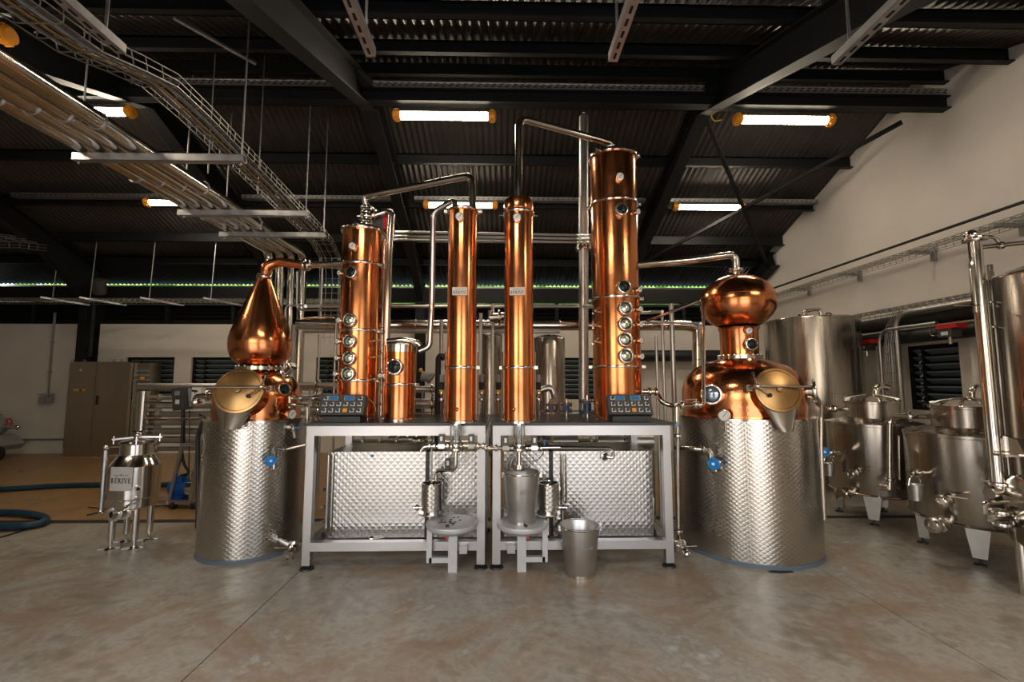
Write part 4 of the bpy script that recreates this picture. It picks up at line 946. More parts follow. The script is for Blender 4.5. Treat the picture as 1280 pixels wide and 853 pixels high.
# control desks
def desk(cx, label, w=.36):
    c = P(cx, 508, 3.80); x = c.x; y = 3.80; t = thing('control_desk', label, 'control panel', (x, y, BT))
    q = MB(); q.mm((x-w*.42, y-.06, BT), (x+w*.42, y+.14, BT+.045)); q.build('foot', RUBBER, t)
    ang = math.radians(22); R = Matrix.Rotation(ang, 3, 'X').inverted() if False else Matrix.Rotation(-ang, 3, 'X')
    cc = V((x, y, BT+.125)); q = MB(); q.box(cc, (w, .09, .17), R); body = q.build('desk_case', PLASTIC, t)
    q = MB()
    n_ = R @ V((0, -1, 0)); uy = R @ V((0, 0, 1)); ux = V((1, 0, 0)); f0 = cc+n_*.0455
    for px in (-.10, .03):
        qq = MB(); qq.box(f0+ux*(px+.02)+uy*.055, (.07, .004, .032), R); qq.build('screen', LCD, body)
        qq = MB(); qq.box(f0+ux*(px+.02)+uy*.055-n_*.002, (.084, .004, .042), R); qq.build('screen_bezel', FRAME, body)
    for r_ in range(3):
        for k in range(6):
            if r_ == 0 and k in (1, 2, 3, 4): continue
            p = f0+ux*(-.14+k*.056)+uy*(.055-r_*.052)
            qq = MB(); qq.box(p, (.034, .003, .032), R); lb = qq.build('button_plate', ORANGE if (r_ == 2 and k == 3) else WHITE, body)
            if not (r_ == 2 and k == 3): 
                qq = MB(); qq.lathe(p+n_*.002, [(.013, 0), (.011, .02), (0, .021)], n_, 12); qq.build('knob', PLASTIC, body)
    for sx in (-1, 1):
        for sz in (-1, 1): qq = MB(); qq.disc(f0+ux*(sx*(w/2-.015))+uy*(sz*.07), n_, .006, .003, 10); qq.build('screw', STEEL, body)
    return t
desk(430, 'dark control desk with blue screens in front of the wide column')
desk(786, 'dark control desk with blue screens in front of the tallest column')

# blue flanged pump valves on the bench
def blue_valve(px, py, w, h, label):
    c = P(px, py, 4.3); x, y, z = c.x, 4.3, c.z; t = thing('flanged_valve', label, 'valve', (x, y, BT)); 
    for zz in (z-h/2, z+h/2-.014): q = MB(); q.lathe((x, y, zz), [(0, 0), (w, 0), (w, .014), (0, .014)], (0, 0, 1), 24); q.build('flange', NAVY, t)
    q = MB(); q.lathe((x, y, z-h/2), [(w*.55, 0), (w*.5, h*.5), (w*.55, h)], (0, 0, 1), 24); q.build('valve_body', NAVY, t)
    q = MB()
    for k in range(6):
        a = k*PI/3; q.cyl((x+w*.8*math.cos(a), y+w*.8*math.sin(a), z-h/2-.015), (x+w*.8*math.cos(a), y+w*.8*math.sin(a), z-h/2+.03), .007, n=6); q.cyl((x+w*.8*math.cos(a), y+w*.8*math.sin(a), z+h/2-.03), (x+w*.8*math.cos(a), y+w*.8*math.sin(a), z+h/2+.015), .007, n=6)
    q.build('flange_bolt', STEEL, t)
    q = MB(); q.cyl((x, y, BT), (x, y, z-h/2), w*.3, n=12); q.cyl((x, y, z+h/2), (x, y, z+h/2+.05), w*.3, n=12); q.build('pipe_stub', STEEL, t)
blue_valve(689, 510, .055, .07, 'small navy flanged valve beside capped slim column'); blue_valve(708, 510, .055, .07, 'small navy flanged valve in the middle of the blue bar')
blue_valve(734, 509, .075, .12, 'big navy flanged valve against the tallest column')
tag(MB().bar(P(672, 514, 4.36), P(742, 514, 4.36), .05, .012, (0, 0, 1)).build('mount_bar', NAVY), 'flat navy bar linking the flanged valves on the bench', 'bar')
# grey sensor probes around the slim columns
def probe(px, py, label):
    c = P(px, py, 4.25); t = thing('level_probe', label, 'sensor', (c.x, c.y, BT)); z = c.z
    MB().cyl(c, c+V((0, 0, .07)), .022, n=12).build('probe_head', GREYP, t); MB().cyl(c-V((0, 0, .07)), c, .024, n=12).build('probe_body', RUBBER, t)
    q = MB(); q.cyl((c.x, c.y, BT), c-V((0, 0, .07)), .014, n=10); ferrule(q, c-V((0, 0, .1)), (0, 0, 1), .016); ferrule(q, c-V((0, 0, .16)), (0, 0, 1), .016); q.build('probe_stem', STEEL, t)
    MB().cyl(c-V((0, 0, .085)), c-V((0, 0, .07)), .024, n=12).build('collar', YEL, t)
probe(602, 478, 'grey-headed level probe right of the first slim column'); probe(623, 478, 'grey-headed level probe left of the capped slim column'); probe(673, 478, 'grey-headed level probe right of the capped slim column'); probe(552.5, 478, 'grey-headed level probe left of the first slim column')

# ================================================================== BACKGROUND PLANT
tag(MB().tube([P(729.5, 520, 4.75), P(729.5, 146, 4.75)], .05, .05, 18).build('riser_pipe', SATIN), 'tall vertical steel riser standing beside the tallest column', 'pipe')
q = MB(); p = P(729.5, 310, 4.75); q.lathe(p, [(.05, -.03), (.085, -.03), (.085, -.005), (.07, 0), (.085, .005), (.085, .03), (.05, .03)], (0, 0, 1), 24); q.build('flange', STEEL, bpy.data.objects['riser_pipe']); q = MB()
q.tube([P(726, 150, 4.75), P(726, 141, 4.75), P(733, 141, 4.75), P(733, 150, 4.75)], .007, .02, 8); q.build('hook', STEEL, bpy.data.objects['riser_pipe'])
q = MB(); q.tube([P(372, 406, 5.3), P(858, 407, 5.3), P(872, 410, 5.3), P(873, 530, 5.3)], .062, .14, 18, steps=8); hp = tag(q.build('header_pipe', STEEL), 'thick horizontal steel header pipe behind all the columns', 'pipe')
for xx in (520, 640, 700, 790): MB().torus(P(xx, 406.5, 5.3), (1, 0, 0), .064, .006, 20, 6).build('pipe_band', STEEL, hp)
for yy in (432, 450, 470): MB().torus(P(873, yy, 5.3), (0, 0, 1), .064, .005, 20, 6).build('pipe_band', STEEL, hp)
thin = [(382, 383, 740, 383.5, 5.0, .017, 'thin level pipe above the header behind the slim columns'), (492, 290, 738, 294, 4.9, .014, 'upper of three thin pipes high behind the slim columns'), (492, 295, 738, 298.5, 4.9, .014, 'middle of three thin pipes high behind the slim columns'), (492, 299.5, 738, 303, 4.9, .014, 'lowest of three thin pipes high behind the slim columns'), (380, 414, 700, 414.5, 5.3, .025, 'grey level pipe just under the thick header'), (800, 391, 828, 390, 4.9, .016, 'short thin pipe stub right of the tallest column'), (800, 403, 876, 404.5, 4.8, .012, 'thin pipe under the diagonal wash tube')]
for a, b, c_, d, Y, r_, l in thin: tag(MB().tube([P(a, b, 4.3), P(a+16, b, Y), P(c_-16, d, Y), P(c_, d, 4.3)] if Y != 5.3 else [P(a, b, Y), P(c_, d, Y)], r_, .05, 10).build('thin_pipe', SATIN), l, 'pipe')
for px, y0, y1, Y, r_, l in ((820, 420, 530, 4.9, .016, 'thin vertical pipe nearest the tallest column lower half'), (827.5, 390, 530, 4.9, .015, 'thin vertical pipe with bent top beside tallest column'), (839, 380, 530, 4.95, .026, 'thicker vertical pipe left of the globe still dome'), (601, 392, 510, 4.7, .02, 'thin vertical pipe between the slim columns, first'), (616, 380, 515, 4.9, .018, 'thin vertical pipe between the slim columns, second'), (403, 330, 420, 6.5, .016, 'thin vertical pipe left of the wide column, by cable ladder'), (552, 400, 520, 5.1, .022, 'vertical pipe left of the first slim column')):
    pt0 = P(px, y0, Y); tag(MB().tube([(pt0.x, Y, 0), pt0], r_, .05, 10).build('thin_pipe', SATIN), l, 'pipe')
tag(MB().tube([P(371, 340, 6.3), P(371, 388, 6.3), P(424, 388, 6.0)], .013, .08, 8).build('thin_pipe', SATIN), 'thin pipe dropping and turning right behind the onion head', 'pipe')
tag(MB().tube([P(354, 520, 6.5), P(357, 382, 6.5), P(425, 381, 6.2)], .013, .08, 8).build('thin_pipe', SATIN), 'thin pipe rising by the onion head and turning to the wide column', 'pipe')
# background tanks
def tank(px0, px1, ytop, Y, zb, label, dome=.06, m=STEELD, legs=True):
    cx = (px0+px1)/2; x = P(cx, ytop, Y).x; rr = (P(px1, 450, Y).x-P(px0, 450, Y).x)/2*math.cos(math.atan2(abs(x), Y))
    z1 = P(cx, ytop, Y).z; t = thing('steel_tank', label, 'tank', (x, Y, 0))
    q = MB(); q.lathe((x, Y, 0), [(0, zb-.04), (rr*.8, zb-.03), (rr, zb), (rr, z1), (rr*.985, z1+.012)], (0, 0, 1), 64); q.build('shell', m, t)
    q = MB(); q.lathe((x, Y, 0), [(rr*.985, z1+.012), (rr*.6, z1+dome*.7), (0, z1+dome)], (0, 0, 1), 56); q.build('top', m, t)
    MB().torus((x, Y, z1), (0, 0, 1), rr, .006, 56, 6).build('seam', STEEL, t)
    MB().torus((x, Y, zb+(z1-zb)*.45), (0, 0, 1), rr, .003, 56, 6).build('seam', STEEL, t)
    if legs:
        for k in range(4):
            a = PI/4+k*PI/2; MB().cyl((x+rr*.75*math.cos(a), Y+rr*.75*math.sin(a), 0), (x+rr*.75*math.cos(a), Y+rr*.75*math.sin(a), zb), .03, n=12).build('leg', STEEL, t)
    return t, x, rr, z1
tank(667, 706, 424, 5.75, .55, 'small cylindrical steel tank behind the navy valves')
tank(600, 628, 420, 5.9, .55, 'small cylindrical steel tank seen between the slim columns', m=STEELD)
T, x, rr, z1 = tank(951, 1074, 402, 6.5, .45, 'wide tall steel tank behind the globe-headed still', .07)
q = MB(); q.tube([(x-.28, 6.2, z1+.03), (x-.28, 6.2, z1+.10), (x-.13, 6.2, z1+.13), (x-.06, 6.2, z1+.13), (x-.04, 6.2, z1+.03)], .025, .06, 12); q.cyl((x-.3, 6.2, z1), (x-.3, 6.2, z1+.06), .06, n=16); q.build('vent_pipe', STEEL, T)
MB().torus((x+.14, 6.3, z1+.05), (0, 1, 0), .045, .014, 20, 8).build('lifting_eye', STEEL, T)
# mid background pipework behind/below the bench
for i, (a, b, c_, d, Y, r_) in enumerate([(376, 482, 420, 482, 5.0, .035), (376, 497, 420, 497, 5.2, .05), (376, 515, 425, 515, 5.2, .06), (520, 487, 560, 487, 4.9, .035), (520, 505, 562, 505, 4.9, .055), (520, 519, 562, 519, 4.9, .035)]):
    t = tag(MB().tube([P(a, b, Y), P(c_, d, Y)], r_, .05, 14).build('process_pipe', SATIN), 'stout level process pipe %s, %s of three' % (('left of wide column' if i < 3 else 'between vessel and slim column'), ['upper', 'middle', 'lowest'][i % 3]), 'pipe')
    q = MB(); ferrule(q, P((a+c_)/2, (b+d)/2, Y), (1, 0, 0), r_); q.build('pipe_joint', STEEL, t)
    w0 = P(a+(c_-a)*(.15+.3*(i % 3)), (b+d)/2, Y); MB().cyl((w0.x, Y+r_+.07, 0), (w0.x, Y+r_+.07, w0.z), .012, n=8).build('support_rod', GALV, t); MB().bar((w0.x, Y, w0.z), (w0.x, Y+r_+.08, w0.z), .02, .02).build('support_clip', GALV, t)
q = MB(); q.tube([P(672, 489, 4.6), P(690, 483, 4.6), P(694, 500, 4.6), P(690, 506, 4.35)], .035, .08, 14, steps=3); tag(q.build('elbow_pipe', SATIN), 'segmented grey elbow pipe feeding the small navy valve', 'pipe')
q = MB(); q.cyl(P(527, 470, 4.7), P(537, 472, 4.7), .05, n=16); q.cyl(P(537, 472, 4.7), P(540, 474, 4.7), .06, n=16); t = tag(q.build('pump_motor', GREYP), 'small grey pump motor beside the copper vessel', 'pump'); MB().ball(P(526, 463, 4.65), .022, 12, 6).build('yellow_cap', YEL, t)
tag(MB().tube([(P(548, 447, 4.7).x, 4.7, 0), P(548, 447, 4.7), P(553, 444, 4.7), P(556, 450, 4.7)], .03, .08, 12).build('insulated_pipe', RUBBER), 'black insulated pipe hooked behind the first slim column', 'pipe')
q = MB(); q.tube([P(612, 398, 4.8), P(632, 396, 4.8)], .05, .05, 14); q.cyl(P(613, 388, 4.8), P(613, 400, 4.8), .028, n=12); ferrule(q, P(624, 397, 4.8), (1, 0, 0), .05); tag(q.build('process_valve', STEEL), 'steel valve on the pipe between slim columns near the header', 'valve')
# busy small-bore pipes visible under the worktops
rnd = random.Random(3)
for side, (pa, pb_) in enumerate(((400, 590), (640, 815))):
    for k in range(9):
        x0 = rnd.uniform(pa, pb_-50); x1 = min(pb_, x0+rnd.uniform(40, 120)); yy = rnd.uniform(545, 562); Y = 4.74+k*.065; 
        q = MB(); pa_, pb2 = P(x0, yy, Y), P(x1, yy, Y); q.tube([(pa_.x, Y, 0), pa_, pb2, (pb2.x, Y, 0)], rnd.uniform(.012, .026), .05, 8)
        for j in range(3): ferrule(q, P(x0+(x1-x0)*(j+1)/4, yy, Y), (1, 0, 0), .024)
        tag(q.build('small_bore_pipe', STEEL if k % 2 else SATIN), 'clamped small-bore pipe under the worktop of %s' % ('the bench with vessel' if side == 0 else 'the tallest column bench'), 'pipe', 'small-bore pipes under worktop %s' % ('with vessel' if side == 0 else 'with tallest column'))
for px in (706, 762, 800):
    tag(MB().cyl(P(px, 552, 4.75)-V((.13, 0, 0)), P(px, 552, 4.75)+V((.13, 0, 0)), .07, n=18).build('pump_barrel', SATIN), 'lying steel pump barrel under the tallest column worktop', 'pump', 'pump barrels under bench')
# black insulated pipe along the back wall
tag(MB().tube([P(790, 445, 9.4), P(905, 445, 9.4)], .12, .05, 14).build('insulated_pipe', RUBBER), 'black insulated pipe along the rear wall behind tallest column', 'pipe')

# ================================================================== LEFT SIDE
# control cabinet
x0, x1 = -8.55, -7.36; y0, y1 = 9.18, 9.58; zt = P(116, 452.5, y0).z
cb = thing('control_cabinet', 'tall brushed steel two-door control cabinet against the rear wall', 'cabinet', ((x0+x1)/2, (y0+y1)/2, 0))
MB().mm((x0, y0+.02, .0), (x1, y1-.24 if False else 9.24, .17)).build('plinth', CABINET, cb)
MB().mm((x0, y0+.024, .17), (x1, 9.25, zt)).build('body', CABINET, cb)
xm = P(117.5, 500, y0).x
for a, b in ((x0+.005, xm-.004), (xm+.004, x1-.005)):
    d = MB().mm((a, y0, .18), (b, y0+.022, zt-.01)).build('door', CABINET, cb)
    if a > xm: MB().mm((xm+.05, y0-.02, 1.0), (xm+.085, y0, 1.18)).build('handle', RUBBER, d)
    else:
        for px, m_ in ((94, BLUE), (98, YEL), (101, RED), (105, YEL)): p = P(px, 488, y0); MB().disc(p, (0, -1, 0), .022, .02, 12).build('button', m_ if px != 94 else LEAF, d)
        p = P(101, 463, y0); MB().mm(p-V((.02, .004, .02)), p+V((.02, .0, .02))).build('emblem', WHITE, d)
for px in (91, 106, 143, 152): p = P(px, 452, y0+.05); q = MB(); q.torus(V((p.x, y0+.05, zt+.022)), (0, 1, 0), .022, .008, 14, 6); q.build('lifting_eye', STEEL, cb)
# steel unit at cabinet side; bluish bars stand for window louvre reflections
cx0, cx1 = x1+.01, x1+.33
kb = thing('cabinet_side_unit', 'narrow steel unit at the cabinet side with modelled louvre reflections', 'cabinet', ((cx0+cx1)/2, 9.4, 0))
MB().mm((cx0, 9.26, 0), (cx1, 9.56, zt-.02)).build('body', CABINET, kb)
for k in range(9): z = .95+k*.09; MB().bar((cx0+.02, 9.25, z), (cx1-.02, 9.25, z), .03, .03).build('louvre_reflection', SLAT, kb)
p = V((cx0+.2, 9.225, P(166, 473, 9.25).z)); MB().box(p, (.07, .03, .06)).build('isolator', ORANGE, kb)
# conduit with sockets
a, b = P(69, 391, 9.56), P(62, 497, 9.56); b.x = a.x
t = thing('wall_conduit', 'thin vertical conduit with sockets on the rear wall left of cabinet', 'conduit', b)
MB().cyl(b, a, .022, n=8).build('conduit', SATIN, t)
for dx in (-.07, .07): MB().box(b+V((dx, -.03, -.05)), (.12, .06, .12)).build('socket', GREYP, t)
MB().box(b+V((0, -.03, .06)), (.3, .04, .03)).build('backplate', GREYP, t)
for f_ in (.35, .7): MB().box(a*(1-f_)+b*f_+V((0, 0, 0)), (.07, .05, .02)).build('conduit_clip', GALV, t)
tag(MB().cyl((-8.2, 9.22, 1.95), (-8.2, 9.22, 3.0), .025, n=8).build('wall_conduit', RUBBER), 'dark vertical conduit rising above the control cabinet', 'conduit')
tag(MB().lathe((-8.0, 9.1, 3.18), [(0, 0), (.10, .02), (.12, .1), (.11, .30), (0, .33)], (.2, -.4, .8), 20).build('exhaust_cowl', PLASTIC), 'dark round cowl on the foot of the far rafter', 'cowl')
tag(MB().mm((-11.3, 9.57, .27), (-8.7, 9.6, .30)).build('skirting_rail', GALV), 'thin rail low along the rear wall left of the cabinet', 'rail')
# tube bank heat exchanger
hx = thing('tube_bank', 'rack of stacked level steel tubes with thick post behind onion still', 'heat exchanger', P(178, 560, 6.1).to_tuple()); Yh = 6.1
xa = P(178, 520, Yh).x; xb = P(372, 520, Yh).x
MB().tube([(xa, Yh, .02), (xa, Yh, P(178, 489, Yh).z)], .068, .05, 18).build('post', STEEL, hx)
MB().tube([(xa-.07, Yh, P(178, 484, Yh).z), (xb+.3, Yh, P(178, 484, Yh).z)], .05, .05, 16).build('top_pipe', SATIN, hx)
MB().tube([(xb+.25, Yh, .02), (xb+.25, Yh, P(178, 489, Yh).z)], .06, .05, 18).build('post', STEEL, hx)
for yy, r_ in ((498, .03), (508.5, .035), (519, .04), (529.5, .04), (540.5, .045), (551.5, .045), (563, .03)):
    z = P(178, yy, Yh).z; q = MB(); q.tube([(xa-.12, Yh+.12, z), (xb+.2, Yh+.12, z)], r_, .05, 14); ferrule(q, (xa+.12, Yh+.12, z), (1, 0, 0), r_); ferrule(q, (xa+.9, Yh+.12, z), (1, 0, 0), r_); q.build('tube', SATIN, hx)
for yy in (503, 524, 546): z = P(178, yy, Yh).z; MB().tube([(xa+.06, Yh-.04, z), (xa+.6, Yh-.04, z-.01)], .010, .02, 8).build('thin_tube', STEEL, hx)
# pump trolley
tr = G(230, 637); X, Y = tr.x, tr.y+.15
pt_ = thing('pump_trolley', 'wheeled steel trolley with blue motor and tall control stand', 'pump trolley', (X, Y, 0))
def yp(px, py, dy=0): return P(px, py, Y+dy)
fr = MB(); fr.bar(yp(211, 628, -.13), yp(247, 630, -.13), .035, .035); fr.bar(yp(214, 622, .18), yp(250, 622, .18), .035, .035); fr.bar(yp(211, 628, -.13), yp(214, 622, .18), .035, .035); fr.bar(yp(240, 630, -.13), yp(244, 622, .18), .035, .035); fr.build('base_frame', FRAME, pt_)
for a, b in (((212, 627), (228, 556)), ((238, 629), (249, 556))): MB().bar(yp(*a, -.12), yp(*b, -.05), .035, .035, (0, 1, 0)).build('upright', FRAME, pt_)
MB().bar(yp(226, 556, -.05), yp(252, 556, -.05), .03, .03).build('cross_bar', FRAME, pt_)
MB().bar(yp(229, 556, -.04), yp(229, 512, -.04), .03, .03, (0, 1, 0)).build('mast', BLACKST, pt_)
for px, py, dy in ((217, 635, -.13), (242, 637, -.13), (220, 629, .17), (246, 629, .17)):
    p = yp(px, py, dy); w_ = MB(); w_.lathe((p.x-.018, p.y, .045), [(0, 0), (.045, 0), (.045, .036), (0, .036)], (1, 0, 0), 18); w_ = w_.build('castor', RUBBER, pt_); MB().box((p.x, p.y, .085), (.05, .05, .04)).build('castor_fork', STEEL, w_)
mc = yp(226, 610, 0); q = MB(); q.lathe(mc-V((.13, 0, 0)), [(0, 0), (.05, .0), (.085, .03), (.095, .06), (.095, .20), (.07, .23), (0, .24)], (1, 0, 0), 24)
for k in range(16): a = 2*PI*k/16; q.box(mc+V((0, .097*math.cos(a), .097*math.sin(a))), (.14, .006, .02), Matrix.Rotation(a-PI/2, 3, 'X'))
q.box(mc+V((0, -.02, .11)), (.1, .1, .06)); q.box(mc+V((0, 0, -.09)), (.12, .14, .04)); q.build('motor', BLUE, pt_)
q = MB(); q.lathe(mc+V((.11, 0, 0)), [(0, 0), (.10, 0), (.10, .08), (.03, .09), (.03, .15), (0, .15)], (1, 0, 0), 24); q.cyl(mc+V((.15, 0, .08)), mc+V((.15, 0, .2)), .03); q.build('pump_head', STEEL, pt_)
MB().box(mc+V((.02, 0, -.13)), (.36, .24, .03)).build('mount_plate', FRAME, pt_)
d0 = yp(228, 499, -.06); q = MB(); q.box(d0, (.14, .14, .26), Matrix.Rotation(math.radians(-12), 3, 'Z') @ Matrix.Rotation(math.radians(-8), 3, 'Y')); dv = q.build('drive_unit', PLASTIC, pt_)
MB().box(d0+V((-.01, -.075, .07)), (.07, .006, .05), Matrix.Rotation(math.radians(-12), 3, 'Z')).build('drive_display', GREYP, dv); MB().box(d0+V((-.005, -.075, -.03)), (.05, .006, .05), Matrix.Rotation(math.radians(-12), 3, 'Z')).build('keypad', WHITE, dv)
sb = yp(248, 495, -.04); q = MB(); q.box(sb, (.11, .08, .20)); sw = q.build('switch_box', WHITE, pt_)
for dx, dz, m_, r_ in ((.0, .055, INK, .014), (-.03, .06, INK, .012), (.005, .015, YEL, .012), (-.01, -.03, RED, .020)): MB().disc(sb+V((dx, -.04, dz)), (0, -1, 0), r_, .02, 14).build('push_button', m_, sw)
q = MB(); q.box(yp(238, 497, -.02), (.06, .08, .22)); q.build('terminal_box', GREYP, pt_)
MB().tube([yp(229, 513, -.05), yp(227, 560, -.05), yp(229, 580, -.03), yp(238, 592, -.02), mc+V((0, -.02, .14))], .016, .1, 8).build('motor_cable', RUBBER, pt_)
MB().tube([yp(237, 513, -.03), yp(236, 600, -.03)], .006, .1, 6).build('signal_cable', RUBBER, pt_)

# small receiver tank with the name plate
fc = [G(138, 686.5), G(157, 677), G(167.5, 685.5), G(186, 675)]
cx = sum(p.x for p in fc)/4; cy = sum(p.y for p in fc)/4
rt = thing('receiver_tank', 'small stainless receiver tank on four legs with name plate', 'tank', (cx, cy, 0)); r = .192
zR2 = lambda y: P(165, y, cy).z
zb, z1_, z2_, z3_ = zR2(631), zR2(581), zR2(569), zR2(555)
q = MB(); q.lathe((cx, cy, 0), [(0, zb-.03), (r*.5, zb-.025), (r*.9, zb-.01), (r*.95, zb), (r*.95, zb+.07), (r, zb+.08), (r, z1_), (r*.72, z2_), (r*.64, z2_+.01), (r*.64, z3_), (r*.72, z3_+.005)], (0, 0, 1), 56); q.build('shell', STEEL, rt)
q = MB(); q.lathe((cx, cy, 0), [(r*.72, z3_+.006), (r*.74, z3_+.014), (r*.7, z3_+.03), (r*.4, z3_+.045), (0, z3_+.05)], (0, 0, 1), 48); lid = q.build('lid', STEEL, rt)
for k in range(4):
    a = PI/5+k*PI/2; d = V((math.cos(a), math.sin(a), 0)); c0 = V((cx, cy, z3_+.06)); q = MB(); q.bar(c0+d*.03, c0+d*(r*.92)+V((0, 0, -.01)), .022, .014); q.cyl(c0+d*r*.85-V((0, 0, .05)), c0+d*r*.85+V((0, 0, .02)), .008, n=8); q.build('lid_clamp', STEEL, lid)
q = MB(); q.cyl((cx, cy, z3_+.04), (cx, cy, z3_+.11), .014, n=10); q.cyl((cx-.05, cy, z3_+.11), (cx+.05, cy, z3_+.11), .008, n=8); q.ball((cx, cy, z3_+.08), .022, 10, 6); q.build('lid_screw', STEEL, lid)
for p in fc:
    d = V((cx-p.x, cy-p.y, 0)).normalized(); b = V((p.x, p.y, 0)); lg = MB().cyl(b+V((0, 0, .07)), b+V((0, 0, zb+.06)), .026, n=14).build('leg', STEEL, rt)
    q = MB(); q.cyl(b+V((0, 0, .01)), b+V((0, 0, .075)), .011, n=8); q.lathe(b, [(0, 0), (.05, 0), (.045, .008), (.015, .014), (0, .014)], (0, 0, 1), 18); q.build('foot', STEEL, lg)
    q = MB(); q.bar(b+V((-.08, -.03, .006)), b+V((.06, .03, .006)), .035, .008); q.build('floor_plate', SATIN, lg)
p, nn = on_cyl(152, 599, (cx, cy), r+.02); nn = V((-.10, -1, 0)).normalized(); pl_ = plate(rt, P(152, 599, p.y-.02), nn, .20, .20, .042)
q = MB(); q.cyl(P(152, 588, p.y), P(152, 588, p.y+.06), .012, n=8); q.cyl(P(152, 610, p.y), P(152, 610, p.y+.06), .012, n=8); q.build('plate_stud', STEEL, rt)
lv = P(129.5, 600, cy-.05); zl0, zl1 = P(129, 638, lv.y).z, P(129, 563, lv.y).z
q = MB(); q.cyl((lv.x, lv.y, zl0), (lv.x, lv.y, zl1), .020, n=14); q.build('level_tube', FRAME, rt)
q = MB(); q.tube([(lv.x, lv.y, zl1), (lv.x, lv.y, zl1+.03), (cx-.10, cy-.02, zl1+.03)], .011, .03, 8); q.ball((lv.x, lv.y, zl1+.02), .026, 10, 6); q.cyl((lv.x-.1, lv.y-.02, zl1-.065), (cx-r*.8, cy, zl1-.05), .006, n=8); q.build('level_fittings', STEEL, rt); q = MB()
q.tube([(lv.x, lv.y, zl0), (lv.x, lv.y, zl0-.03), (cx-.1, cy-.1, zl0-.02)], .011, .03, 8); q.ball((lv.x, lv.y, zl0-.01), .024, 10, 6); q.cyl((lv.x-.10, lv.y-.02, zl0-.04), (lv.x+.02, lv.y, zl0-.02), .012, n=8); q.build('level_fittings', STEEL, rt)
q = MB(); p = P(139, 644, cy-.19); q.cyl(p, p+V((.06, .12, 0)), .034, n=16); ferrule(q, p+V((.01, .02, 0)), (.4, -1, 0), .034); ferrule(q, p+V((.04, .08, 0)), (.4, -1, 0), .034); q.bar(P(155, 634, cy-.2), P(175, 627, cy-.2), .014, .01); q.cyl(P(146, 640, cy-.18), P(158, 634, cy-.2), .012, n=8); q.build('outlet_valve', STEEL, rt)
p, nn = on_cyl(172, 611, (cx, cy), r); q = MB(); q.ring(p-nn*.01, nn, .026, .012, .04, 18); rp = q.build('side_port', STEEL, rt); MB().disc(p, nn, .014, .01, 12).build('port_bore', BLACKST, rp)
# pump at the far left wall
pc = P(-2, 540, 8.9); pc = V((pc.x, 8.9, 0)); fp = thing('vacuum_pump', 'greenish pump on a wheeled base by the rear wall', 'pump', pc)
q = MB(); q.lathe(pc+V((-.5, 0, .62)), [(0, 0), (.15, 0), (.18, .04), (.18, .5), (.14, .56), (.06, .6), (.06, .72), (0, .72)], (1, 0, 0), 24); q.box(pc+V((-.2, 0, .80)), (.3, .2, .08)); q.build('motor', GREYP, fp)
q = MB(); q.prism([(-.75, .18), (.25, .18), (.33, .28), (.1, .45), (-.75, .45)], pc+V((0, -.2, 0)), (1, 0, 0), (0, 0, 1), (0, 1, 0), .4); q.build('base', GREYP, fp)
q = MB(); q.lathe(pc+V((.22, -.26, .14)), [(0, 0), (.14, 0), (.14, .08), (0, .08)], (0, 1, 0), 24); q.build('wheel', RUBBER, fp)
q = MB(); q.cyl(pc+V((.2, -.05, .62)), pc+V((.42, -.1, .60)), .03, n=10); q.ball(pc+V((.44, -.1, .60)), .045, 10, 6); q.build('outlet', STEEL, fp)
MB().tube([pc+V((.22, -.08, .64)), pc+V((.22, -.08, .76)), pc+V((.31, -.08, .76)), pc+V((.31, -.08, .66))], .012, .04, 8).build('red_hose_clip', RED, fp)
# hoses on the floor
def gz(px, py, z): return G(px, py, z)
hp_ = [gz(-60, 612, .035), gz(0, 612.5, .035), gz(60, 608, .035), gz(120, 606, .035), gz(160, 607, .035), gz(215, 606, .035)]
tag(MB().tube(hp_, .034, .5, 12).build('floor_hose', HOSEB), 'long blue hose lying across the tan floor toward the trolley', 'hose')
lp = [gz(-90, 636, .04), gz(-55, 640, .04)]
for k in range(21):
    a = PI-2*PI*k/20; lp.append(gz(6+52*math.cos(a), 650-9*math.sin(a), .04)+V((0, 0, .0 if k < 12 else .0)))
lp += [gz(-60, 656, .11), gz(-95, 662, .04)]
tag(MB().tube(lp, .036, .25, 12).build('floor_hose', HOSEB), 'looped blue hose resting over the floor drain', 'hose')
tag(MB().tube([gz(0, 672, .008), gz(25, 665, .008), gz(48, 655, .008)], .007, .2, 6).build('floor_cable', RUBBER), 'thin dark cable trailing on concrete beside the looped hose', 'cable')
tag(MB().tube([G(110, 634, .01), G(135, 637, .01), G(170, 634, .01), G(220, 632, .01)], .006, .2, 6).build('floor_cable', RUBBER), 'thin dark cable lying behind the receiver tank legs', 'cable')

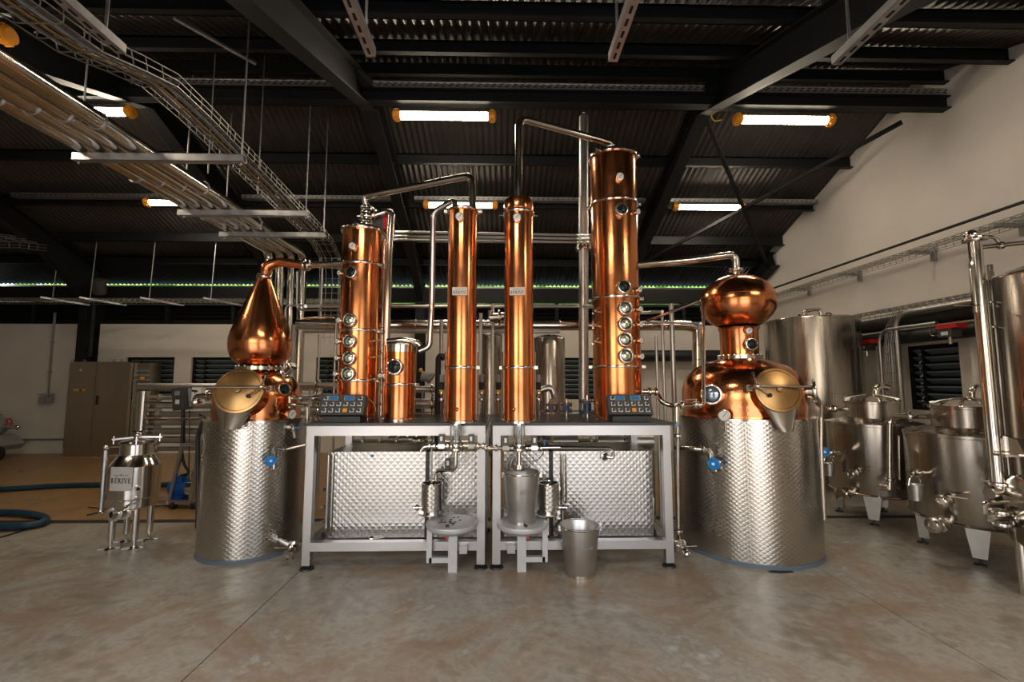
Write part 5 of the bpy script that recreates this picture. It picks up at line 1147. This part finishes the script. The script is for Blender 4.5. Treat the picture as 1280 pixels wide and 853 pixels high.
# ================================================================== RIGHT SIDE FERMENTERS
def fermenter(cx, cy, r, label, legs, tapy):
    NR = .55
    t = thing('fermenter', label, 'tank', (cx, cy, 0)); z0, z1 = .30, 1.0
    q = MB(); q.lathe((cx, cy, 0), [(.05, z0-.10), (r*.6, z0-.05), (r*.97, z0-.005), (r, z0+.02), (r, z1-.015), (r*1.015, z1-.01), (r*1.015, z1+.012), (r*.97, z1+.02), (r*NR, z1+.065)], (0, 0, 1), 72); q.build('shell', STEELD, t)
    MB().torus((cx, cy, z0+.0), (0, 0, 1), r*.99, .010, 64, 6).build('bottom_seam', STEEL, t)
    q = MB(); q.lathe((cx, cy, 0), [(r*NR, z1+.05), (r*NR, z1+.215), (r*(NR+.03), z1+.22), (r*(NR+.03), z1+.235)], (0, 0, 1), 56); q.build('neck', STEELD, t)
    q = MB(); q.lathe((cx, cy, 0), [(r*(NR+.04), z1+.236), (r*(NR+.05), z1+.245), (r*.4, z1+.285), (r*.2, z1+.305), (0, z1+.31)], (0, 0, 1), 56); lid = q.build('lid', STEEL, t)
    q = MB()
    for k in range(10): a = k*PI/5; d = V((math.cos(a), math.sin(a), 0)); q.bar(V((cx, cy, z1+.31))+d*.05, V((cx, cy, z1+.268))+d*r*NR, .02, .012)
    q.build('lid_rib', STEEL, lid)
    q = MB(); q.tube([(cx+.06, cy, z1+.29), (cx+.06, cy, z1+.37), (cx+.13, cy, z1+.41), (cx+.20, cy, z1+.38)], .033, .07, 14); q.build('vent_elbow', STEEL, lid)
    for a in legs:
        d = V((math.cos(a), math.sin(a), 0)); s_ = V((-d.y, d.x, 0)); b = V((cx, cy, 0))+d*(r*.86)
        q = MB(); top, bot = z0+.06, .055; w0, w1 = .085, .042
        vs = [b-s_*w0+d*.02+V((0, 0, top)), b+s_*w0+d*.02+V((0, 0, top)), b+s_*w1+V((0, 0, bot)), b-s_*w1+V((0, 0, bot))]; vs += [v-d*.07 for v in vs]
        q.add(vs, [(0, 1, 2, 3), (7, 6, 5, 4), (0, 4, 5, 1), (1, 5, 6, 2), (2, 6, 7, 3), (3, 7, 4, 0)]); lg = q.build('leg', SATIN, t)
        q = MB(); c_ = b-d*.02; q.cyl(c_+V((0, 0, .008)), c_+V((0, 0, .06)), .010, n=8); q.lathe(c_, [(0, 0), (.042, 0), (.038, .010), (0, .012)], (0, 0, 1), 16); q.build('foot', RUBBER, lg)
    # taps and sampling valves on the side facing the stills
    def val(a, z, L, rr, lev):
        d = V((math.cos(a), math.sin(a), 0)); p = V((cx, cy, z))+d*(r-.02); q = MB(); q.cyl(p, p+d*L, rr, n=14)
        ferrule(q, p+d*(L*.5), d, rr); ferrule(q, p+d*(L*.95), d, rr); s_ = V((-d.y, d.x, 0)); q.bar(p+d*(L*.7)+V((0, 0, rr*1.6)), p+d*(L*.7)+s_*lev+V((0, 0, rr*1.8)), .016, .008); q.build('sample_valve', STEEL, t)
    p_, n_ = on_cyl(tapy[0], tapy[1], (cx, cy), r); val(math.atan2(n_.y, n_.x), p_.z, .09, .030, .16); val(math.radians(-160), .30, .20, .036, .08); val(math.radians(-175), .68, .16, .018, .07)
    return t
FA = [math.radians(x) for x in (-136, 134, 44, -46)]
fermenter(4.03, 4.93, .43, 'steel fermenter with ribbed lid standing behind the globe still', FA, (1068, 592))
fermenter(4.05, 3.92, .44, 'steel fermenter with ribbed lid standing next to the tall tank', FA, (1183, 626))
# hanging sample cups
def cup(p, label):
    t = thing('sample_cup', label, 'cup', p); p = V(p)
    q = MB(); q.lathe(p, [(0, 0), (.042, 0), (.056, .13), (.060, .132), (.052, .128), (.040, .006), (0, .006)], (0, 0, 1), 28); q.build('cup_body', SATIN, t)
    q = MB(); q.tube([p+V((-.056, 0, .12)), p+V((-.04, 0, .20)), p+V((.04, 0, .20)), p+V((.056, 0, .12))], .004, .05, 6); q.build('cup_handle', STEEL, t)
cup((4.05-.996*.56, 3.92-.087*.56, .455), 'steel sample cup hanging beside the fermenter next to tall tank'); cup((4.03-.996*.55, 4.93-.087*.55, .455), 'steel sample cup hanging near the globe still jacket')
t = thing('sample_tap', 'blue handwheel sampling tap beside the globe still jacket', 'tap', P(1034, 566, 4.5)); handwheel(t, P(1030, 565, 4.46), (-.3, -1, 0), .045)
q = MB(); q.tube([P(1030, 566, 4.48), P(1042, 566, 4.6), P(1050, 565, 4.75)], .02, .03, 10); ferrule(q, P(1038, 566, 4.56), (1, .5, 0), .02); q.build('tap_body', STEEL, t)
# connecting pipes between the vessels
q = MB(); q.tube([P(1022, 505, 4.3), P(1030, 511, 4.4), P(1058, 511.5, 4.7)], .02, .04, 10); ferrule(q, P(1042, 511, 4.5), (1, .5, 0), .022); ferrule(q, P(1036, 511, 4.45), (1, .5, 0), .02); tag(q.build('transfer_pipe', STEEL), 'clamped pipe from globe still side to fermenter neck', 'pipe')
q = MB(); q.tube([P(1112, 612, 4.42), P(1112, 530, 4.42), P(1115, 520, 4.40), P(1162, 521, 3.9)], .024, .05, 12); ferrule(q, P(1112, 528, 4.42), (0, 0, 1), .026); ferrule(q, P(1138, 520.5, 4.1), (1, -1, 0), .03); ferrule(q, P(1112, 600, 4.42), (0, 0, 1), .026); q.tube([P(1112, 610, 4.42), P(1100, 609, 4.5)], .03, .04, 10)
tag(q.build('transfer_pipe', STEEL), 'upright steel pipe between both fermenters with clamped elbow', 'pipe')
q = MB(); q.tube([P(1124, 600, 4.2), P(1123, 545, 4.2)], .010, .04, 8); tag(q.build('transfer_pipe', STEEL), 'thin upright tube between both fermenters', 'pipe')
q = MB(); q.lathe(P(1018, 525, 4.85), [(0, -.015), (.3, -.01), (.3, .0), (0, .01)], (0, 0, 1), 32); 
# tall tank at the right edge
tx, ty, tr_ = 3.95, 3.0, .445; z1 = P(1262, 330, 2.75).z
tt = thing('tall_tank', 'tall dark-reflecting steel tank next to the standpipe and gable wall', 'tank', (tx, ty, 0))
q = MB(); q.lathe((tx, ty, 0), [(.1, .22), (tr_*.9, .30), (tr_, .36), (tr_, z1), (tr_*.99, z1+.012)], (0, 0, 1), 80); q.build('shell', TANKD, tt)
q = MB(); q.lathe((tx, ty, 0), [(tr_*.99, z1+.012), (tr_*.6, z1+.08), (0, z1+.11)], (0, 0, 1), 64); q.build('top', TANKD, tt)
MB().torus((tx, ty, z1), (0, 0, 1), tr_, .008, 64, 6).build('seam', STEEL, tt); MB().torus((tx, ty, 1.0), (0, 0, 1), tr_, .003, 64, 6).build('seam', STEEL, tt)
for k in range(4):
    a = PI/4+k*PI/2; MB().cyl((tx+tr_*.75*math.cos(a), ty+tr_*.75*math.sin(a), 0), (tx+tr_*.75*math.cos(a), ty+tr_*.75*math.sin(a), .33), .04, n=12).build('leg', STEEL, tt)
p, nn = on_cyl(1270, 568, (tx, ty), tr_); q = MB(); q.prism([(-.12, 0), (.12, 0), (.07, .10), (-.04, .12)], p+nn*.004, V((0, 0, 1)).cross(nn), (0, 0, 1), nn, .03); q.mm(p-V((.14, .06, .01)), p+V((.14, .02, .008))); q.build('bracket_shelf', STEEL, tt)
p, nn = on_cyl(1277, 620, (tx, ty), tr_); q = MB(); q.lathe(p-nn*.05, [(0, .09), (.10, .09), (.13, .075), (.14, .05), (.14, 0)], nn, 32); q.build('manhole', STEEL, tt)
# standpipe with thinner companions
sx, sy = P(1235, 480, 3.2).x, 3.2
sp = thing('standpipe', 'thick vertical steel standpipe with companion tubes by the tall tank', 'pipe', (sx, sy, 0))
MB().tube([(sx, sy, P(1247, 605, sy).z), (sx, sy, P(1217, 300, sy).z)], .040, .05, 18).build('main_pipe', STEEL, sp)
q = MB(); q.tube([(sx+.075, sy-.02, .42), (sx+.075, sy-.02, 2.3)], .018, .05, 10); q.tube([(sx-.058, sy-.01, 1.95), (sx-.058, sy-.01, 2.3), (sx-.03, sy, 2.36)], .012, .03, 8); q.tube([(sx+.11, sy-.02, .35), (sx+.11, sy-.02, 2.2)], .010, .05, 8); q.build('companion_tube', STEEL, sp)
zt_ = P(1217, 300, sy).z
q = MB(); ferrule(q, (sx, sy, zt_), (0, 0, 1), .042); q.ball((sx-.02, sy, zt_+.03), .045, 14, 7); q.tube([(sx, sy, zt_-.06), (sx+.12, sy-.02, zt_-.05), (sx+1.0, sy-.3, zt_+.0)], .016, .05, 10); q.tube([(sx-.02, sy, zt_+.03), (sx+.13, sy-.03, zt_+.01), (sx+.16, sy-.03, zt_-.06)], .012, .05, 8); q.ball((sx+.16, sy-.03, zt_-.05), .03, 10, 6); q.build('top_fittings', STEEL, sp)
q = MB()
for yy in (605, 640, 655): ferrule(q, (sx+.0, sy, P(1250, yy, sy).z), (0, 0, 1), .040)
zb_ = P(1250, 605, sy).z; q.tube([(sx, sy, zb_), (sx, sy, zb_-.05), (sx-.10, sy-.03, zb_-.06)], .036, .05, 14); q.tube([(sx-.16, sy-.05, zb_-.19), (sx-.16, sy-.05, zb_-.12), (sx+.1, sy, zb_-.12)], .016, .03, 10); q.ball((sx+.08, sy-.05, zb_-.22), .045, 12, 7); q.tube([(sx-.12, sy-.05, zb_-.22), (sx+.2, sy-.03, zb_-.22)], .024, .03, 10); q.tube([(sx+.09, sy-.03, zb_-.2), (sx+.09, sy-.03, 0)], .03, .04, 12)
q.build('bottom_valve', STEEL, sp)
for zz in (2.02, 1.84, .75, .66): 
    q = MB(); q.cyl((sx+.02, sy-.05, zz), (sx+.16, sy-.06, zz+.005), .006, n=8); q.cyl((sx+.11, sy-.06, zz-.02), (sx+.15, sy-.06, zz+.04), .005, n=8); q.build('pipe_clip', STEEL, sp)
MB().cyl((sx-.22, sy-.02, 2.0), (sx+.05, sy-.02, 2.0), .006, n=8).build('pipe_clip', STEEL, sp)
# small dark patch on the floor
tag(MB().prism([(-.09, -.02), (-.02, -.035), (.09, -.02), (.10, .01), (.03, .03), (-.05, .025), (-.10, .01)], G(976, 715, .0005), (1, 0, 0), (0, 1, 0), (0, 0, 1), .0008).build('dark_patch', RUBBER), 'small dark patch on concrete before the globe still', 'patch')
